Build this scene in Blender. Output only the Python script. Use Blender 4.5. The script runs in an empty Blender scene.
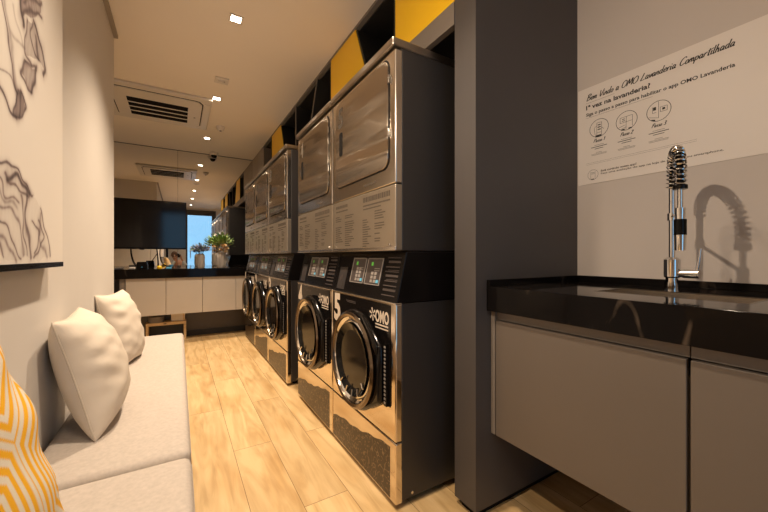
import bpy, bmesh, math, random
from mathutils import Vector, Matrix, Euler
import numpy as np

SC = bpy.context.scene
COL = SC.collection

# ------------------------------------------------------------------ camera
EYE = 1.07
YAW = 0.5418
cam = bpy.data.cameras.new('camera')
cam.sensor_width = 36.0
cam.lens = 16.0
cam.clip_start = 0.03
cam_o = bpy.data.objects.new('camera', cam)
COL.objects.link(cam_o)
cam_o.location = (0, 0, EYE)
cam_o.rotation_euler = (math.pi / 2, 0, -YAW)
SC.camera = cam_o

# ------------------------------------------------------------------ world / view
w = bpy.data.worlds.new('world')
SC.world = w
w.use_nodes = True
bg = w.node_tree.nodes['Background']
bg.inputs['Color'].default_value = (0.34, 0.66, 0.95, 1)
bg.inputs['Strength'].default_value = 0.60
SC.view_settings.view_transform = 'Standard'
SC.view_settings.look = 'None'
SC.view_settings.gamma = 1.0
SC.view_settings.use_curve_mapping = False
SC.view_settings.exposure = 1.30

LAMP_COLOR = (1.0, 0.80, 0.585)
LAMP_POWER = 85.0
ZC = 2.625           # ceiling
YW = 5.840           # mirror wall
XL = -0.390          # left wall
XR = 1.756           # right wall

# ------------------------------------------------------------------ helpers
def tag(o, label=None, cat=None, group=None, kind=None):
    if label: o['label'] = label
    if cat: o['category'] = cat
    if group: o['group'] = group
    if kind: o['kind'] = kind
    return o

def empty(name, loc, label, cat, group=None, rz=0):
    o = bpy.data.objects.new(name, None)
    o.empty_display_size = 0.1
    COL.objects.link(o)
    o.location = loc
    o.rotation_euler = (0, 0, rz)
    return tag(o, label, cat, group)

def link(name, bm, m, parent=None, smooth=False, bevel=0.0, seg=2, loc=None, recalc=True, label=None):
    if recalc:
        bmesh.ops.recalc_face_normals(bm, faces=bm.faces[:])
    me = bpy.data.meshes.new(name)
    bm.to_mesh(me)
    bm.free()
    me.materials.append(m)
    if smooth:
        me.shade_smooth()
        me.set_sharp_from_angle(angle=math.radians(38))
    o = bpy.data.objects.new(name, me)
    COL.objects.link(o)
    if parent: o.parent = parent
    if loc: o.location = loc
    if bevel:
        b = o.modifiers.new('bevel', 'BEVEL')
        b.width = bevel
        b.segments = seg
        b.limit_method = 'ANGLE'
        b.angle_limit = math.radians(40)
    if label: o['label'] = label
    return o

def struct(name, bm, m, **k):
    o = link(name, bm, m, **k)
    if o.parent is None: o['kind'] = 'structure'
    return o

def B(): return bmesh.new()

def bx(bm, x0, x1, y0, y1, z0, z1):
    v = [bm.verts.new(p) for p in ((x0,y0,z0),(x1,y0,z0),(x1,y1,z0),(x0,y1,z0),(x0,y0,z1),(x1,y0,z1),(x1,y1,z1),(x0,y1,z1))]
    for f in ((0,3,2,1),(4,5,6,7),(0,1,5,4),(1,2,6,5),(2,3,7,6),(3,0,4,7)):
        bm.faces.new([v[i] for i in f])
    return bm

def box(x0, x1, y0, y1, z0, z1): return bx(B(), x0, x1, y0, y1, z0, z1)

def prism(bm, pts, plane, d0, d1):
    def P(a, b, d):
        return {'yz': (d, a, b), 'xz': (a, d, b), 'xy': (a, b, d)}[plane]
    lo = [bm.verts.new(P(a, b, d0)) for a, b in pts]
    hi = [bm.verts.new(P(a, b, d1)) for a, b in pts]
    n = len(pts)
    bm.faces.new(lo); bm.faces.new(hi[::-1])
    for i in range(n):
        j = (i + 1) % n
        bm.faces.new((lo[i], hi[i], hi[j], lo[j]))
    return bm

def flat(bm, pts3):
    bm.faces.new([bm.verts.new(p) for p in pts3])
    return bm

def frame_of(d):
    d = d.normalized()
    a = Vector((0, 0, 1)) if abs(d.z) < 0.9 else Vector((1, 0, 0))
    u = d.cross(a).normalized()
    return u, d.cross(u).normalized()

def tube(bm, pts, r, seg=8, caps=True, closed=False):
    pts = [Vector(p) for p in pts]
    n = len(pts)
    rs = r if isinstance(r, (list, tuple)) else [r] * n
    rings = []
    u = None
    for i, p in enumerate(pts):
        if closed: t = pts[(i + 1) % n] - pts[i - 1]
        else: t = pts[min(i + 1, n - 1)] - pts[max(i - 1, 0)]
        t.normalize()
        if u is None: u, v = frame_of(t)
        else:
            u = (u - t * u.dot(t)).normalized()
            v = t.cross(u)
        rings.append([bm.verts.new(p + (u * math.cos(a) + v * math.sin(a)) * rs[i]) for a in [2 * math.pi * k / seg for k in range(seg)]])
    m = n if closed else n - 1
    for i in range(m):
        A, C = rings[i], rings[(i + 1) % n]
        for k in range(seg):
            bm.faces.new((A[k], A[(k + 1) % seg], C[(k + 1) % seg], C[k]))
    if caps and not closed:
        bm.faces.new(rings[0][::-1]); bm.faces.new(rings[-1])
    return bm

def lathe(bm, prof, center=(0, 0, 0), axis='z', seg=32):
    """prof: (radius, height) pairs turned about the axis."""
    c = Vector(center)
    rings = []
    for r, h in prof:
        ring = []
        for k in range(seg if r > 1e-6 else 1):
            a = 2 * math.pi * k / seg
            p = (r * math.cos(a), r * math.sin(a), h)
            if axis == 'x': p = (h, r * math.cos(a), r * math.sin(a))
            if axis == 'y': p = (r * math.sin(a), h, r * math.cos(a))
            ring.append(bm.verts.new(c + Vector(p)))
        rings.append(ring)
    for A, C in zip(rings, rings[1:]):
        for k in range(seg):
            j = (k + 1) % seg
            if len(A) == 1 and len(C) == 1: continue
            if len(A) == 1: bm.faces.new((A[0], C[k], C[j]))
            elif len(C) == 1: bm.faces.new((A[k], A[j], C[0]))
            else: bm.faces.new((A[k], A[j], C[j], C[k]))
    return bm

def ellipsoid(bm, c, rx, ry, rz, seg=12, rings=8):
    v0 = len(bm.verts)
    g = bmesh.ops.create_uvsphere(bm, u_segments=seg, v_segments=rings, radius=1)
    for v in g['verts']:
        v.co = Vector((v.co.x * rx, v.co.y * ry, v.co.z * rz)) + Vector(c)
    return bm

def rounded(y0, y1, z0, z1, r, seg=6):
    pts = []
    for cy, cz, a0 in ((y1 - r, z1 - r, 0), (y0 + r, z1 - r, 90), (y0 + r, z0 + r, 180), (y1 - r, z0 + r, 270)):
        for k in range(seg + 1):
            a = math.radians(a0 + 90 * k / seg)
            pts.append((cy + r * math.cos(a), cz + r * math.sin(a)))
    return pts

def children(o): return [c for c in bpy.data.objects if c.parent == o]

def copy_tree(o, parent=None):
    c = o.copy()
    COL.objects.link(c)
    if parent: c.parent = parent
    for ch in children(o): copy_tree(ch, c)
    return c

# ------------------------------------------------------------------ lettering (flat print)
def text_poly(s, shear=0.0, bold=0.0):
    cu = bpy.data.curves.new('lettering', 'FONT')
    cu.body = s
    cu.size = 1.0
    cu.shear = shear
    cu.offset = bold
    cu.resolution_u = 3
    o = bpy.data.objects.new('lettering', cu)
    COL.objects.link(o)
    dg = bpy.context.evaluated_depsgraph_get()
    me = bpy.data.meshes.new_from_object(o.evaluated_get(dg))
    vs = [tuple(v.co) for v in me.vertices]
    fs = [tuple(p.vertices) for p in me.polygons]
    bpy.data.objects.remove(o)
    bpy.data.curves.remove(cu)
    bpy.data.meshes.remove(me)
    return vs, fs

def put_text(bm, s, origin, ux, uy, height=None, width=None, shear=0.0, bold=0.0, cap=0.7):
    """lettering with its left baseline end at origin; height is the capital height."""
    vs, fs = text_poly(s, shear, bold)
    if not vs: return bm
    x0 = min(v[0] for v in vs); x1 = max(v[0] for v in vs)
    sy = height / cap
    sx = (width / (x1 - x0)) if width else sy
    o = Vector(origin); ux = Vector(ux); uy = Vector(uy)
    bv = [bm.verts.new(o + ux * ((v[0] - x0) * sx) + uy * (v[1] * sy)) for v in vs]
    for f in fs:
        try: bm.faces.new([bv[i] for i in f])
        except ValueError: pass
    return bm

GLYPH = {
 'B': (1.15, [[(.2,0),(.35,1.9)], [(.1,1.7),(.7,2.),(1.,1.6),(.45,1.05),(1.,.75),(.8,.15),(.15,0)]]),
 'e': (.68, [[(0,.45),(.5,.6),(.55,.9),(.25,1),(.05,.55),(.2,.05),(.7,.2)]]),
 'm': (.98, [[(0,0),(.1,.9)],[(.1,.6),(.3,.95),(.4,.7),(.4,.05)],[(.4,.6),(.6,.95),(.75,.7),(.75,.1),(.95,.1)]]),
 'V': (.9, [[(0,1.9),(.3,0),(.9,2.)]]),
 'i': (.38, [[(.1,.95),(.1,.1),(.34,.1)],[(.12,1.3),(.18,1.45)]]),
 'n': (.65, [[(0,0),(.08,.9)],[(.08,.6),(.3,.95),(.42,.7),(.45,.1),(.65,.1)]]),
 'd': (.76, [[(.5,.85),(.2,.95),(.02,.4),(.25,.02),(.5,.4),(.62,1.9)],[(.52,.5),(.55,.05),(.75,.1)]]),
 'o': (.65, [[(.3,.95),(.05,.6),(.15,.05),(.45,.1),(.55,.7),(.3,.95)]]),
 'a': (.74, [[(.5,.85),(.2,.95),(.02,.4),(.2,.02),(.5,.5),(.52,.9)],[(.52,.6),(.52,.05),(.75,.1)]]),
 'O': (1.2, [[(.6,1.9),(.1,1.4),(.1,.3),(.6,0),(1.05,.6),(1.,1.5),(.6,1.9),(.4,1.7)]]),
 'M': (1.25, [[(0,0),(.25,1.9),(.55,.5),(1.,1.95),(1.1,0)]]),
 'L': (.95, [[(.4,1.9),(.2,.8),(0,.05),(.5,.05),(.9,.15)]]),
 'v': (.58, [[(0,.95),(.25,.02),(.5,.95)]]),
 'r': (.52, [[(0,0),(.1,.95)],[(.08,.6),(.3,.95),(.5,.9)]]),
 'C': (1., [[(1.,1.6),(.75,1.9),(.25,1.5),(.05,.6),(.35,.02),(.95,.35)]]),
 'p': (.7, [[(.05,.95),(0,-.7)],[(.03,.6),(.3,.95),(.55,.6),(.35,.05),(.03,.2)]]),
 't': (.5, [[(.25,1.6),(.2,.1),(.48,.08)],[(0,1.15),(.9,1.4)]]),
 'l': (.35, [[(.1,1.9),(.05,.1),(.35,.1)]]),
 'h': (.68, [[(.1,1.9),(0,0)],[(.03,.6),(.3,.95),(.42,.6),(.45,.05),(.68,.1)]]),
 'P': (.95, [[(.15,0),(.3,1.9)],[(.05,1.7),(.7,1.9),(.9,1.3),(.25,.9)]]),
 's': (.56, [[(.5,.85),(.2,.95),(.15,.6),(.45,.3),(.3,.02),(0,.15)]]),
 '1': (.5, [[(.0,1.4),(.3,1.8),(.25,0)]]),
 '2': (.8, [[(.05,1.4),(.35,1.8),(.65,1.4),(.05,.05),(.75,.05)]]),
 '3': (.8, [[(.1,1.6),(.5,1.8),(.6,1.3),(.3,1.),(.65,.6),(.4,.02),(.0,.25)]]),
 ' ': (.55, []),
}
def catmull(p, n=5):
    if len(p) < 3: return [Vector(q) for q in p]
    p = [Vector(q) for q in p]
    q = [p[0] * 2 - p[1]] + p + [p[-1] * 2 - p[-2]]
    out = []
    for i in range(1, len(q) - 2):
        for k in range(n):
            t = k / n
            out.append(0.5 * ((2 * q[i]) + (q[i+1] - q[i-1]) * t + (2*q[i-1] - 5*q[i] + 4*q[i+1] - q[i+2]) * t*t + (3*q[i] - q[i-1] - 3*q[i+1] + q[i+2]) * t**3))
    out.append(p[-1])
    return out

def put_script(bm, s, origin, ux, uy, xh, width, pen=0.13, slant=0.28):
    total = sum(GLYPH[c][0] + .06 for c in s)
    sx = width / total
    o = Vector(origin); ux = Vector(ux); uy = Vector(uy)
    cx = 0.0
    for c in s:
        adv, strokes = GLYPH[c]
        for st in strokes:
            pts = catmull([(a, b) for a, b in st])
            P2 = [((cx + q[0] + slant * q[1]) * sx, q[1] * xh) for q in pts]
            ring = []
            for i, q in enumerate(P2):
                a = Vector(P2[max(i-1, 0)]); b = Vector(P2[min(i+1, len(P2)-1)])
                t = (b - a)
                if t.length < 1e-9: continue
                t.normalize()
                hw = pen * xh * (0.75 + 0.5 * abs(t.y))
                nn = Vector((-t.y, t.x)) * hw
                ring.append((Vector(q) + nn, Vector(q) - nn))
            rv = [(bm.verts.new(o + ux * a.x + uy * a.y), bm.verts.new(o + ux * b.x + uy * b.y)) for a, b in ring]
            for (a, b), (c2, d) in zip(rv, rv[1:]): bm.faces.new((a, b, d, c2))
        cx += adv + .06
    return bm

# ------------------------------------------------------------------ materials
def nodes_of(name):
    m = bpy.data.materials.new(name)
    m.use_nodes = True
    nt = m.node_tree
    return m, nt, nt.nodes['Principled BSDF']

def mat(name, color, rough=0.5, metal=0.0, var=0.06, vscale=6.0, bump=0.0, bscale=200.0, bdist=0.002, coat=0.0, spec=None, stretch=None, vdetail=4.0):
    m, nt, p = nodes_of(name)
    N = nt.nodes.new; L = nt.links.new
    p.inputs['Roughness'].default_value = rough
    p.inputs['Metallic'].default_value = metal
    p.inputs['Coat Weight'].default_value = coat
    if spec is not None: p.inputs['Specular IOR Level'].default_value = spec
    tc = N('ShaderNodeTexCoord')
    mp = N('ShaderNodeMapping')
    L(tc.outputs['Object'], mp.inputs['Vector'])
    if stretch: mp.inputs['Scale'].default_value = stretch
    nz = N('ShaderNodeTexNoise')
    nz.inputs['Scale'].default_value = vscale
    nz.inputs['Detail'].default_value = vdetail
    L(mp.outputs['Vector'], nz.inputs['Vector'])
    rp = N('ShaderNodeValToRGB')
    c = color
    rp.color_ramp.elements[0].position = 0.25
    rp.color_ramp.elements[1].position = 0.75
    rp.color_ramp.elements[0].color = (c[0]*(1-var), c[1]*(1-var), c[2]*(1-var), 1)
    rp.color_ramp.elements[1].color = (min(1, c[0]*(1+var)), min(1, c[1]*(1+var)), min(1, c[2]*(1+var)), 1)
    L(nz.outputs['Fac'], rp.inputs['Fac'])
    L(rp.outputs['Color'], p.inputs['Base Color'])
    if bump:
        bn = N('ShaderNodeTexNoise')
        bn.inputs['Scale'].default_value = bscale
        bn.inputs['Detail'].default_value = 3.0
        L(mp.outputs['Vector'], bn.inputs['Vector'])
        bp = N('ShaderNodeBump')
        bp.inputs['Strength'].default_value = bump
        bp.inputs['Distance'].default_value = bdist
        L(bn.outputs['Fac'], bp.inputs['Height'])
        L(bp.outputs['Normal'], p.inputs['Normal'])
    return m

def emit(name, color, strength):
    m, nt, p = nodes_of(name)
    p.inputs['Base Color'].default_value = (*color, 1)
    p.inputs['Emission Color'].default_value = (*color, 1)
    p.inputs['Emission Strength'].default_value = strength
    return m

def mat_floor():
    m, nt, p = nodes_of('oak_planks')
    N = nt.nodes.new; L = nt.links.new
    def M(op, a, b=None):
        n = N('ShaderNodeMath'); n.operation = op
        for i, q in enumerate((a, b)):
            if q is None: continue
            if isinstance(q, (int, float)): n.inputs[i].default_value = q
            else: L(q, n.inputs[i])
        return n.outputs[0]
    tc = N('ShaderNodeTexCoord')
    sp = N('ShaderNodeSeparateXYZ')
    L(tc.outputs['Object'], sp.inputs[0])
    fx = M('DIVIDE', M('SUBTRACT', sp.outputs['X'], 0.056), 0.2015)
    row = M('FLOOR', fx)
    px = M('FRACT', fx)
    fy = M('DIVIDE', M('ADD', M('SUBTRACT', sp.outputs['Y'], 2.63), M('MULTIPLY', row, 0.605)), 1.21)
    cy = M('FLOOR', fy)
    py = M('FRACT', fy)
    cb = N('ShaderNodeCombineXYZ')
    L(row, cb.inputs[0]); L(cy, cb.inputs[1])
    wn = N('ShaderNodeTexWhiteNoise'); wn.noise_dimensions = '2D'
    L(cb.outputs[0], wn.inputs['Vector'])
    # grain, shifted per plank
    ad = N('ShaderNodeVectorMath'); ad.operation = 'ADD'
    sc = N('ShaderNodeVectorMath'); sc.operation = 'SCALE'
    L(wn.outputs['Color'], sc.inputs[0]); sc.inputs['Scale'].default_value = 9.0
    L(tc.outputs['Object'], ad.inputs[0]); L(sc.outputs[0], ad.inputs[1])
    mp = N('ShaderNodeMapping'); mp.inputs['Scale'].default_value = (11, 1.3, 1)
    L(ad.outputs[0], mp.inputs['Vector'])
    g = N('ShaderNodeTexNoise'); g.inputs['Scale'].default_value = 1.6; g.inputs['Detail'].default_value = 6; g.inputs['Distortion'].default_value = 1.2
    L(mp.outputs[0], g.inputs['Vector'])
    mp2 = N('ShaderNodeMapping'); mp2.inputs['Scale'].default_value = (5.5, 1.8, 1)
    L(ad.outputs[0], mp2.inputs['Vector'])
    k = N('ShaderNodeTexNoise'); k.inputs['Scale'].default_value = 1.5; k.inputs['Detail'].default_value = 2
    L(mp2.outputs[0], k.inputs['Vector'])
    r1 = N('ShaderNodeValToRGB')
    e = r1.color_ramp.elements
    e[0].position = 0.30; e[0].color = (0.46, 0.305, 0.138, 1)
    e[1].position = 0.62; e[1].color = (0.645, 0.455, 0.235, 1)
    L(g.outputs['Fac'], r1.inputs['Fac'])
    r2 = N('ShaderNodeValToRGB')
    e = r2.color_ramp.elements
    e[0].position = 0.28; e[0].color = (0.80, 0.70, 0.55, 1)
    e[1].position = 0.52; e[1].color = (1, 1, 1, 1)
    L(k.outputs['Fac'], r2.inputs['Fac'])
    mx = N('ShaderNodeMix'); mx.data_type = 'RGBA'; mx.blend_type = 'MULTIPLY'; mx.inputs['Factor'].default_value = 0.8
    L(r1.outputs['Color'], mx.inputs['A']); L(r2.outputs['Color'], mx.inputs['B'])
    hs = N('ShaderNodeHueSaturation')
    L(mx.outputs['Result'], hs.inputs['Color'])
    L(M('ADD', M('MULTIPLY', wn.outputs['Value'], 0.13), 0.93), hs.inputs['Value'])
    gap = M('MAXIMUM', M('LESS_THAN', px, 0.012), M('LESS_THAN', py, 0.0022))
    mg = N('ShaderNodeMix'); mg.data_type = 'RGBA'
    L(gap, mg.inputs['Factor']); L(hs.outputs['Color'], mg.inputs['A'])
    mg.inputs['B'].default_value = (0.16, 0.085, 0.03, 1)
    L(mg.outputs['Result'], p.inputs['Base Color'])
    p.inputs['Roughness'].default_value = 0.42
    p.inputs['Specular IOR Level'].default_value = 0.35
    bp = N('ShaderNodeBump'); bp.inputs['Strength'].default_value = 0.12; bp.inputs['Distance'].default_value = 0.002
    L(g.outputs['Fac'], bp.inputs['Height']); L(bp.outputs['Normal'], p.inputs['Normal'])
    return m

def mat_wavy_steel():
    """polished sheet steel: a sheet that is not quite flat."""
    m, nt, p = nodes_of('polished_steel')
    N = nt.nodes.new; L = nt.links.new
    p.inputs['Base Color'].default_value = (0.52, 0.455, 0.385, 1)
    p.inputs['Metallic'].default_value = 1.0
    p.inputs['Roughness'].default_value = 0.20
    p.inputs['Anisotropic'].default_value = 1.0
    tn = nt.nodes.new('ShaderNodeTangent'); tn.direction_type = 'RADIAL'; tn.axis = 'Z'
    nt.links.new(tn.outputs[0], p.inputs['Tangent'])
    tc = N('ShaderNodeTexCoord')
    mp = N('ShaderNodeMapping'); mp.inputs['Scale'].default_value = (1, 0.36, 5.0)
    L(tc.outputs['Object'], mp.inputs['Vector'])
    n = N('ShaderNodeTexNoise'); n.inputs['Scale'].default_value = 2.2; n.inputs['Detail'].default_value = 0.0
    L(mp.outputs[0], n.inputs['Vector'])
    bp = N('ShaderNodeBump'); bp.inputs['Strength'].default_value = 1.0; bp.inputs['Distance'].default_value = 0.05
    L(n.outputs['Fac'], bp.inputs['Height']); L(bp.outputs['Normal'], p.inputs['Normal'])
    return m

def mat_decal():
    m, nt, p = nodes_of('patterned_vinyl')
    N = nt.nodes.new; L = nt.links.new
    tc = N('ShaderNodeTexCoord')
    v = N('ShaderNodeTexVoronoi'); v.feature = 'F1'; v.inputs['Scale'].default_value = 34
    L(tc.outputs['Object'], v.inputs['Vector'])
    mu = N('ShaderNodeMath'); mu.operation = 'MULTIPLY'; mu.inputs[1].default_value = 13.0
    L(v.outputs['Distance'], mu.inputs[0])
    sn = N('ShaderNodeMath'); sn.operation = 'SINE'
    L(mu.outputs[0], sn.inputs[0])
    nz = N('ShaderNodeTexNoise'); nz.inputs['Scale'].default_value = 60
    L(tc.outputs['Object'], nz.inputs['Vector'])
    ml = N('ShaderNodeMath'); ml.operation = 'MULTIPLY'
    L(sn.outputs[0], ml.inputs[0]); L(nz.outputs['Fac'], ml.inputs[1])
    r = N('ShaderNodeValToRGB')
    r.color_ramp.elements[0].position = 0.36; r.color_ramp.elements[0].color = (0.035, 0.021, 0.013, 1)
    r.color_ramp.elements[1].position = 0.52; r.color_ramp.elements[1].color = (0.20, 0.14, 0.085, 1)
    L(ml.outputs[0], r.inputs['Fac'])
    L(r.outputs['Color'], p.inputs['Base Color'])
    p.inputs['Roughness'].default_value = 0.35
    return m

def mat_vcol(name, rough, bump=0.0, bscale=400):
    m, nt, p = nodes_of(name)
    N = nt.nodes.new; L = nt.links.new
    a = N('ShaderNodeVertexColor'); a.layer_name = 'print'
    L(a.outputs['Color'], p.inputs['Base Color'])
    p.inputs['Roughness'].default_value = rough
    p.inputs['Specular IOR Level'].default_value = 0.2
    if bump:
        tc = N('ShaderNodeTexCoord')
        n = N('ShaderNodeTexNoise'); n.inputs['Scale'].default_value = bscale
        L(tc.outputs['Object'], n.inputs['Vector'])
        bp = N('ShaderNodeBump'); bp.inputs['Strength'].default_value = bump; bp.inputs['Distance'].default_value = 0.001
        L(n.outputs['Fac'], bp.inputs['Height']); L(bp.outputs['Normal'], p.inputs['Normal'])
    return m

def mat_granite():
    m, nt, p = nodes_of('black_stone')
    N = nt.nodes.new; L = nt.links.new
    tc = N('ShaderNodeTexCoord')
    mp = N('ShaderNodeMapping'); mp.inputs['Rotation'].default_value = (0.5, 0.9, 0.4); mp.inputs['Scale'].default_value = (1, 3.2, 1)
    L(tc.outputs['Object'], mp.inputs['Vector'])
    n = N('ShaderNodeTexNoise'); n.inputs['Scale'].default_value = 2.3; n.inputs['Detail'].default_value = 7; n.inputs['Distortion'].default_value = 1.6
    L(mp.outputs[0], n.inputs['Vector'])
    r = N('ShaderNodeValToRGB')
    r.color_ramp.elements[0].position = 0.60; r.color_ramp.elements[0].color = (0.006, 0.005, 0.005, 1)
    r.color_ramp.elements[1].position = 0.80; r.color_ramp.elements[1].color = (0.16, 0.12, 0.09, 1)
    L(n.outputs['Fac'], r.inputs['Fac']); L(r.outputs['Color'], p.inputs['Base Color'])
    p.inputs['Roughness'].default_value = 0.06
    p.inputs['Specular IOR Level'].default_value = 0.09
    return m

def mat_pane(name, tint=(0.92, 0.96, 1.0)):
    m = bpy.data.materials.new(name)
    m.use_nodes = True
    nt = m.node_tree
    for n in list(nt.nodes): nt.nodes.remove(n)
    N = nt.nodes.new; L = nt.links.new
    out = N('ShaderNodeOutputMaterial'); mix = N('ShaderNodeMixShader')
    t = N('ShaderNodeBsdfTransparent'); t.inputs['Color'].default_value = (*tint, 1)
    g = N('ShaderNodeBsdfGlossy'); g.inputs['Roughness'].default_value = 0.01
    f = N('ShaderNodeFresnel'); f.inputs['IOR'].default_value = 1.5
    L(f.outputs[0], mix.inputs['Fac']); L(t.outputs[0], mix.inputs[1]); L(g.outputs[0], mix.inputs[2])
    L(mix.outputs[0], out.inputs['Surface'])
    return m

M = {
 'floor': mat_floor(),
 'wall': mat('cream_wall_paint', (0.66, 0.62, 0.58), 0.75, var=0.03, vscale=2.0, bump=0.08, bscale=300),
 'rwall': mat('taupe_wall_paint', (0.58, 0.515, 0.475), 0.6, var=0.03, vscale=2.0),
 'ceil': mat('ceiling_paint', (0.92, 0.845, 0.755), 0.85, var=0.02, vscale=1.5),
 'dark': mat('dark_grey_laminate', (0.072, 0.063, 0.061), 0.5, var=0.05, vscale=3.0),
 'shelf': mat('grey_brown_laminate', (0.20, 0.172, 0.150), 0.45, var=0.05, vscale=3.0),
 'niche': mat('black_niche_board', (0.018, 0.017, 0.016), 0.5, var=0.1),
 'beige': mat('beige_laminate', (0.36, 0.31, 0.26), 0.5, var=0.04),
 'yellow': mat('yellow_laminate', (0.95, 0.57, 0.006), 0.4, var=0.03, vscale=2),
 'cab': mat('taupe_cabinet_laminate', (0.132, 0.108, 0.090), 0.5, var=0.03, vscale=4),  # cabinet laminate darkened in its colour for the dimmer light by the sink
 'farcab': mat('pale_cabinet_laminate', (0.54, 0.48, 0.415), 0.45, var=0.03, vscale=4),  # same laminate in a paler colour for the brighter light at the back
 'stone': mat_granite(),
 'steel': mat_wavy_steel(),
 'brushed': mat('brushed_steel', (0.72, 0.66, 0.59), 0.22, 1.0, var=0.05, vscale=30, stretch=(1, 1, .05)),
 'cap': mat('cap_steel', (0.42, 0.37, 0.32), 0.28, 1.0, var=0.05, vscale=10),
 'plate': mat('printed_metal_film', (0.36, 0.30, 0.235), 0.36, 0.75, var=0.05, vscale=8),
 'mirrorsteel': mat('smooth_steel', (0.72, 0.63, 0.52), 0.09, 1.0, var=0.03, vscale=2, bump=0.15, bscale=3, bdist=0.004),
 'chrome': mat('chrome', (0.75, 0.74, 0.73), 0.07, 1.0, var=0.02),
 'bronze': mat('dark_chrome', (0.20, 0.155, 0.115), 0.2, 1.0, var=0.03),
 'body': mat('dark_grey_enamel', (0.027, 0.024, 0.024), 0.38, var=0.05, vscale=2),
 'black': mat('gloss_black_plastic', (0.006, 0.005, 0.005), 0.10, var=0.1, spec=0.28),
 'satin': mat('satin_black_plastic', (0.006, 0.005, 0.005), 0.22, var=0.1, spec=0.14),
 'drum': mat('drum_interior', (0.006, 0.006, 0.006), 0.08, var=0.2, vscale=8, spec=0.14),
 'print_white': mat('white_print', (0.62, 0.53, 0.44), 0.5, var=0.04),
 'print_grey': mat('grey_print', (0.085, 0.068, 0.053), 0.7, var=0.08, spec=0.1),
 'print_dim': mat('dim_print', (0.05, 0.039, 0.037), 0.5, var=0.08),
 'print_black': mat('black_print', (0.022, 0.018, 0.016), 0.6, var=0.1),
 'print_thin': mat('thin_grey_print', (0.19, 0.165, 0.15), 0.6, var=0.1),
 'paper': mat('poster_vinyl', (0.78, 0.71, 0.66), 0.5, var=0.02, vscale=2),
 'decal': mat_decal(),
 'sofa': mat('grey_upholstery', (0.475, 0.42, 0.375), 0.9, var=0.08, vscale=90, bump=0.5, bscale=700, bdist=0.001, spec=0.1, vdetail=2),
 'pillow': mat('beige_cotton', (0.67, 0.595, 0.51), 0.9, var=0.05, vscale=12, bump=0.35, bscale=500, bdist=0.001, spec=0.1),
 'seam': mat('seam_piping', (0.55, 0.48, 0.40), 0.9, var=0.05),
 'white': mat('white_plastic', (0.74, 0.69, 0.63), 0.4, var=0.02),
 'slot': mat('dark_slot', (0.010, 0.008, 0.007), 0.7, var=0.1, spec=0.08),
 'wood': mat('pine_crate_wood', (0.62, 0.43, 0.22), 0.5, var=0.2, vscale=8, stretch=(1, 1, 6)),
 'mirror': mat('mirror_silver', (0.80, 0.785, 0.76), 0.003, 1.0, var=0.005),
 'screen': mat('dark_screen_glass', (0.004, 0.004, 0.005), 0.085, var=0.05, spec=0.5),
 'pane': mat_pane('clear_pane'),
 'plinth': mat('dark_plinth', (0.09, 0.072, 0.058), 0.4, var=0.05),
 'frame': mat('dark_door_frame', (0.075, 0.068, 0.062), 0.45, var=0.05),
 'vase': mat('ridged_ceramic', (0.86, 0.76, 0.67), 0.55, var=0.18, vscale=16, stretch=(1, 1, .35), bump=0.5, bscale=25, bdist=0.006),
 'leaf': mat('green_leaf', (0.12, 0.21, 0.04), 0.5, var=0.45, vscale=20),
 'pale_leaf': mat('pale_green_leaf', (0.24, 0.32, 0.07), 0.5, var=0.35, vscale=20),
 'petal_cream': mat('cream_petal', (0.78, 0.55, 0.30), 0.6, var=0.2, vscale=30),
 'petal_blue': mat('slate_blue_petal', (0.19, 0.20, 0.29), 0.6, var=0.35, vscale=30),
 'stem': mat('stem_green', (0.06, 0.075, 0.03), 0.6, var=0.2),
 'art': mat_vcol('canvas_print', 0.7),
 'stripe': mat_vcol('printed_cotton', 0.9, 0.4, 600),
 'lens': emit('lamp_lens', (1.0, 0.86, 0.66), 10.0),
 'led': emit('green_display', (0.10, 0.45, 0.06), 0.10),
 'blueled': emit('blue_display', (0.10, 0.35, 0.5), 0.12),
 'key': mat('pale_key', (0.27, 0.245, 0.23), 0.4, var=0.03),
 'skin': mat('skin', (0.46, 0.25, 0.16), 0.55, var=0.08, vscale=12),
 'hair': mat('brown_hair', (0.085, 0.038, 0.016), 0.5, var=0.4, vscale=60),
 'shirt': mat('pale_grey_cotton', (0.48, 0.52, 0.55), 0.85, var=0.06, vscale=8),
 'denim': mat('dark_denim', (0.035, 0.045, 0.075), 0.85, var=0.2, vscale=60),
}

# ------------------------------------------------------------------ room shell
XA, YB = -1.45, -1.13          # alcove left wall, rear wall
struct('floor', box(XA - .1, XR + .1, YB - .1, YW + .12, -.08, 0), M['floor'])
struct('ceiling', box(XA - .1, XR + .1, YB - .1, YW + .12, ZC, ZC + .1), M['ceil'])
struct('wall_left', box(XL - .12, XL, YB, 3.050, 0, ZC), M['wall'], bevel=.012, seg=3)
b = B(); bx(b, XL - .9, XL - .12, 2.930, 3.050, 0, ZC)
struct('wall_alcove_front', b, M['wall'])
struct('wall_alcove_side', box(XA - .1, XA, 2.90, YW, 0, ZC), M['wall'])
struct('wall_back', box(XA - .1, XR + .1, YW + .012, YW + .12, 0, ZC), M['dark'])
struct('wall_right', box(XR, XR + .1, YB, YW + .012, 0, ZC), M['rwall'])
struct('wall_partition', box(1.028, XR, 0.99, 1.112, 0.03, ZC), M['dark'])
struct('baseboard_partition', box(1.045, XR, 1.005, 1.085, 0, 0.03), M['slot'])
b = B()
bx(b, XL, .20, YB - .1, YB, 0, ZC); bx(b, 1.08, XR, YB - .1, YB, 0, ZC); bx(b, .20, 1.08, YB - .1, YB, 2.58, ZC)
struct('wall_rear', b, M['wall'])
struct('trim_1', box(XL, -.366, YB, 3.036, ZC - .022, ZC), M['beige'])
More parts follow.
